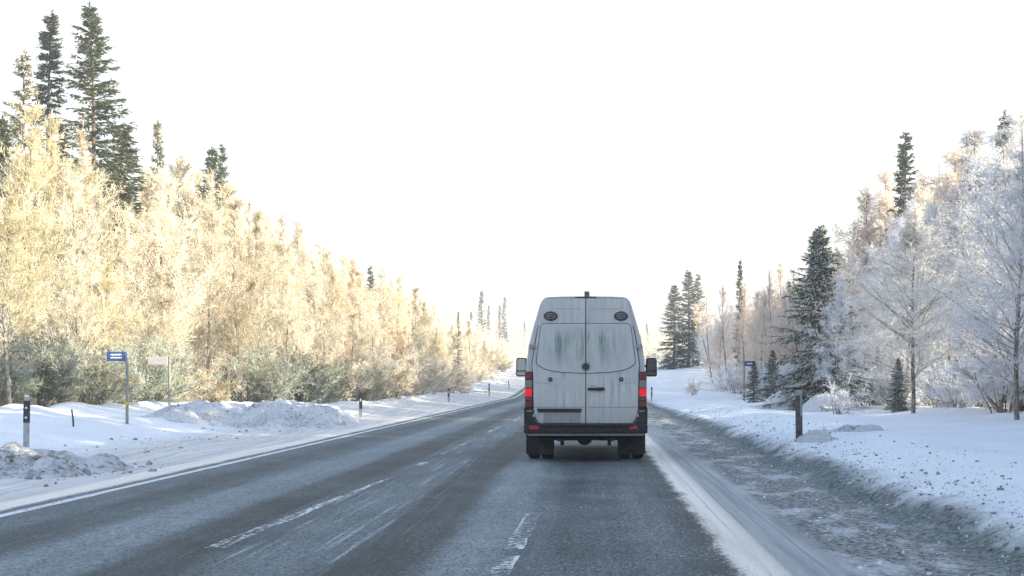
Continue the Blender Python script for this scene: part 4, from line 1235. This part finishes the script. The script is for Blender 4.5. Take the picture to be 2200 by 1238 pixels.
for sgn, nm in ((1, "left"), (-1, "right")):
    poly = [(cx0 + sgn * p[0] if sgn == 1 else cx0 - p[0], p[1]) for p in dl]
    seal = []
    ctr = Vector((sum(p[0] for p in poly) / len(poly), sum(p[1] for p in poly) / len(poly)))
    b = MB(); b.slab([(p[0] + math.copysign(.011, p[0] - ctr.x) if abs(p[0]) > .05 else 0.0 + cx0, p[1] + math.copysign(.011, p[1] - ctr.y)) for p in poly], -.004, .04)
    b.build("door_seal", M['seal'], van)
    b = MB(); b.slab(poly, -.022, .03, 0, .008); door = b.build("rear_door", [M['van']], van)
    f = sgn
    # blanked window panel with its rubber outline
    def mx(p): return (cx0 + f * (p[0] - 0), p[1])
    wp = [(-.010, vz(694.5)), (vx(1162), vz(694.5)), (vx(1150.5), vz(783)), (vx(1172), vz(795)), (vx(1205), vz(801)), (-.010, vz(803))]
    wpr = rounded(wp, [0, .07, .07, .05, .10, 0])
    b = MB(); b.slab([mx(p) for p in wpr], -.027, -.0215); b.build("window_seal", M['seal'], door)
    ins = .009; wpi = []
    for i_ in range(len(wpr)):
        a_, p_, c_ = (Vector(wpr[i_ - 1]), Vector(wpr[i_]), Vector(wpr[(i_ + 1) % len(wpr)]))
        e0, e1 = (p_ - a_).normalized(), (c_ - p_).normalized(); nn = Vector((-e0.y - e1.y, e0.x + e1.x)).normalized()
        q_ = p_ + nn * ins
        wpi.append((-.010 if p_.x > -.04 else q_.x, q_.y if p_.x <= -.04 else p_.y + (-ins if p_.y > 2 else ins)))
    b = MB(); b.slab([mx(p) for p in wpi], -.031, -.026, 0, .003); b.build("window_panel", M['panel'], door)
    # pressed creases: darker strips stand in for the shade in the grooves
    b = MB()
    b.box((cx0 + f * -.30, -.0225, vz(664)), (.46, .004, .010)); b.box((cx0 + f * -.415, -.0225, vz(875)), (.80, .004, .014))
    for i in range(8):
        u = i / 7; b.box((cx0 + f * (-.82 + .045 + i * .05), -.0225, vz(822.5 + 9 * u * u)), (.052, .004, .009 * (1 - .6 * u)))
    b.build("crease", M['crease'], door)
    # vent
    vxx = cx0 + f * -.553; vzz = vz(679.5)
    def ell(rx, rz, k=24): return [(vxx + rx * math.cos(2 * math.pi * i / k), vzz + rz * math.sin(2 * math.pi * i / k)) for i in range(k)]
    b = MB(); b.slab(ell(.108, .074), -.050, -.02, 0, .014); vent = b.build("air_vent", M['black'], door)
    b = MB()
    for i in range(4):
        zz = vzz - .04 + i * .027; ww = .085 * math.sqrt(max(.05, 1 - ((zz - vzz) / .062) ** 2))
        b.box((vxx, -.053, zz), (2 * ww, .008, .009), 0)
    b.build("slats", M['post_grey'], vent)
    # lock cap
    lx, lz = cx0 + f * -.558, vz(815.5)
    b = MB(); b.tube([(lx, -.022, lz), (lx, -.036, lz)], [.037, .034], 20); lc = b.build("lock_cap", M['seal'], door)
    b = MB(); b.tube([(lx, -.036, lz), (lx, -.040, lz)], .012, 12); b.build("pin", M['post_grey'], lc)
    # hinge
    b = MB(); b.box((cx0 + f * vx(1144.5), -.030, vz(744.5)), (.10, .035, .055), 0, 0, .008); b.box((cx0 + f * vx(1139), -.034, vz(744.5)), (.02, .04, .075), 0, 0, .006); b.build("hinge", M['crease'], door)
    b = MB(); b.box((cx0 + f * vx(1148), -.028, vz(893)), (.05, .03, .05), 0, 0, .008); b.build("hinge", M['crease'], door)
    if sgn == 1:
        b = MB(); b.slab(rounded([(vx(1154), vz(878)), (vx(1250), vz(878)), (vx(1249), vz(885.5)), (vx(1157), vz(885.5))], .01), -.050, -.02, 0, .006); b.build("plate_lamp_bar", M['black'], door)
        b = MB(); b.slab([(vx(1169), vz(887)), (vx(1247), vz(887)), (vx(1247), vz(909)), (vx(1169), vz(909))], -.034, -.02, 0, .003); b.build("licence_plate", M['plate'], door)
    else:
        b = MB(); b.slab(rounded([(vx(1263), vz(833.5)), (vx(1299), vz(832.5)), (vx(1300), vz(838)), (vx(1290), vz(839.5)), (vx(1263), vz(838.5))], .012), -.060, -.02, 0, .008); h_ = b.build("door_handle", M['black'], door)
        b = MB(); b.tube([(vx(1276) + .055 * math.cos(a), -.024, vz(833) + .035 * math.sin(a)) for a in np.linspace(0, math.pi, 9)], .006, 6); b.build("handle_recess_rim", M['crease'], h_)
b = MB(); b.tube([(cx0, -.022, vz(788)), (cx0, -.040, vz(788)), (cx0, -.046, vz(788))], [.068, .066, .052], 28); em = b.build("round_emblem", M['seal'], van)
b = MB(); b.tube([(cx0 + .058 * math.cos(a), -.042, vz(788) + .058 * math.sin(a)) for a in np.linspace(0, 2 * math.pi, 29)], .005, 6, 0, False); b.build("rim", M['crease'], em)

# tail lights, corner trims
for f in (-1, 1):
    def cxs(xi, xo): return (cx0 + f * (xi + xo) / 2, abs(xo - xi))
    c0, w0 = cxs(.832, .958)
    b = MB(); b.box((c0, .05, vz(838.5)), (w0, .16, .585), 0, 0, .014); tl = b.build("tail_light", M['black'], van)
    segs = [(800.5, 816, 'lens_red', .105), (816.5, 834, 'lens_clear', .105), (835, 853, 'lens_brake', .105), (854.5, 861, 'lens_dark', .105), (862, 875, 'lens_red', .10)]
    for (y0, y1, mt, ww), nm in zip(segs, ("indicator_lens", "reversing_lens", "brake_lens", "fog_lens", "lower_lens")):
        b = MB(); b.box((c0 + f * .006, .035, vz((y0 + y1) / 2)), (w0 - .012, .16, (y1 - y0) / VS), 0, 0, .010); b.build(nm, M[mt], tl)
    b = MB(); b.slab([(cx0 + f * .972, vz(876)), (cx0 + f * .84, vz(876)), (cx0 + f * .835, vz(893)), (cx0 + f * .80, vz(904)), (cx0 + f * .76, vz(911)), (cx0 + f * .972, vz(911))], -.03, .35, 0, .01)
    b.build("corner_trim", M['black'], van)
    b = MB(); b.box((cx0 + f * .885, -.034, vz(883.5)), (.085, .012, .028), 0, 0, .004); b.build("corner_step_plate", M['lens_clear'], van)
b = MB(); b.box((cx0, .10, vz(921)), (1.945, .36, .150), 0, 0, .025); b.box((cx0, -.09, vz(913.5)), (1.50, .05, .035), 0, 0, .01)
bump_ = b.build("rear_bumper", M['black'], van)
for xx, ww in ((vx(1149), .165), (vx(1361), .125)):
    b = MB(); b.box((xx, -.083, vz(918.5)), (ww, .014, .055), 0, 0, .005); b.build("reflector", M['refl_red'], bump_)
# roof lip, third light
b = MB(); b.box((0, .03, vz(640)), (.345, .09, .028), 0, 0, .01); b.build("roof_spoiler", M['black'], van)
b = MB(); b.box((.022, .05, vz(631.5)), (.085, .10, .085), 0, 0, .012); cmb = b.build("roof_camera", M['post_grey'], van)
b = MB(); b.box((.022, -.004, vz(631.5)), (.055, .012, .045), 0, 0, .004); b.build("glass", M['glass'], cmb)
# chassis
b = MB(); b.box((0, 3.0, .44), (1.5, 5.4, .16)); b.box((0, .55, .40), (1.6, .5, .13)); b.build("chassis", M['metal_dark'], van)
b = MB(); b.tube([(-.85, 1.15, .36), (.85, 1.15, .36)], .06, 12); b.tube([(-.02, 1.02, .35), (-.02, 1.28, .35)], [.12, .14], 16)
b.tube([(-.02, 1.28, .35), (-.02, 1.6, .36), (-.02, 4.0, .42)], [.08, .04, .04], 10); b.build("rear_axle", M['metal_dark'], van)
for f in (-1, 1):
    b = MB(); b.box((f * .42, .85, .345), (.07, 1.4, .035)); b.box((f * .38, .62, .30), (.06, .06, .12), 0, 0, .01); b.box((f * .30, .80, .33), (.14, .05, .04), 0, 0, .01); b.build("leaf_spring", M['metal_dark'], van)
    b = MB(); b.box((f * .745, .62, .31), (.44, .015, .42)); b.build("mud_flap", M['rubber'], van)
b = MB(); b.tube([(.34, .4, .37), (.34, 1.4, .38)], .035, 10); b.build("exhaust_pipe", M['metal_dark'], van)
# wheels
def wheel(f, y, xs, nm):
    o = None
    for i, xc in enumerate(xs):
        b = MB(); w = .20; r = .345
        ring = [(-w / 2, r * .62), (-w / 2, r * .90), (-w / 2 + .025, r * .985), (-w / 4, r), (0, r), (w / 4, r), (w / 2 - .025, r * .985), (w / 2, r * .90), (w / 2, r * .62)]
        k = 28; vs = []; fs = []
        for j in range(k):
            a = 2 * math.pi * j / k
            for dx, rr in ring: vs.append((f * xc + dx, y + rr * math.cos(a), .345 + rr * math.sin(a)))
        m = len(ring)
        for j in range(k):
            for q in range(m - 1): fs.append((j * m + q, j * m + q + 1, ((j + 1) % k) * m + q + 1, ((j + 1) % k) * m + q))
        b.add(vs, fs, 0, True)
        if o is None: o = b.build(nm, M['rubber'], van)
        else: b.build("inner_tyre", M['rubber'], o)
    b = MB(); b.tube([(f * (xs[0] + .04), y, .345), (f * (xs[0] + .075), y, .345)], [.21, .19], 22); b.tube([(f * (xs[0] + .07), y, .345), (f * (xs[0] + .10), y, .345)], [.07, .05], 14); b.build("rim", M['rim'], o)
for f in (-1, 1):
    wheel(f, 1.15, (.85, .63), "rear_wheel"); wheel(f, 4.85, (.80,), "front_wheel")
# mirrors
for f in (-1, 1):
    y = 4.55; xc = f * 1.235
    b = MB(); b.slab(rounded([(xc - .105, 1.36), (xc + .105, 1.36), (xc + .10, 1.72), (xc - .10, 1.72)], .05), y - .04, y + .11, 0, .02)
    b.tube([(f * .93, y + .05, 1.42), (f * 1.15, y + .05, 1.44)], .03, 8); b.tube([(f * .93, y + .05, 1.58), (f * 1.15, y + .05, 1.56)], .025, 8)
    mh = b.build("wing_mirror", M['black'], van)
    b = MB(); b.slab(rounded([(xc - .082, 1.475), (xc + .082, 1.475), (xc + .078, 1.70), (xc - .078, 1.70)], .035), y - .046, y - .03); b.build("mirror_glass", M['mirror'] if f < 0 else M['glass'], mh)  # pale reflection on the left, dark on the right, set by colour
    b = MB(); b.slab(rounded([(xc - .080, 1.385), (xc + .080, 1.385), (xc + .082, 1.455), (xc - .082, 1.455)], .02), y - .046, y - .03); b.build("wide_mirror_glass", M['mirror'] if f < 0 else M['glass'], mh)

# ------------------------------------------------------------------ cold haze
HAZE = 0.0017
if HAZE > 0:
    b = MB(); b.box((0, 560, 15.5), (1500, 1500, 38)); hz = b.build("haze", NT("cold_haze").m)
    t = NT("cold_air")
    pv = t.n("ShaderNodeVolumePrincipled"); pv.inputs["Color"].default_value = (.93, .94, .96, 1); pv.inputs["Density"].default_value = HAZE; pv.inputs["Anisotropy"].default_value = .2
    hz.data.materials.clear(); hz.data.materials.append(t.out(None, pv.outputs[0]))
    tag(hz, kind="stuff")
print("TREES left", nL, "objects", len(bpy.data.objects), "faces", sum(len(m.polygons) for m in bpy.data.meshes))
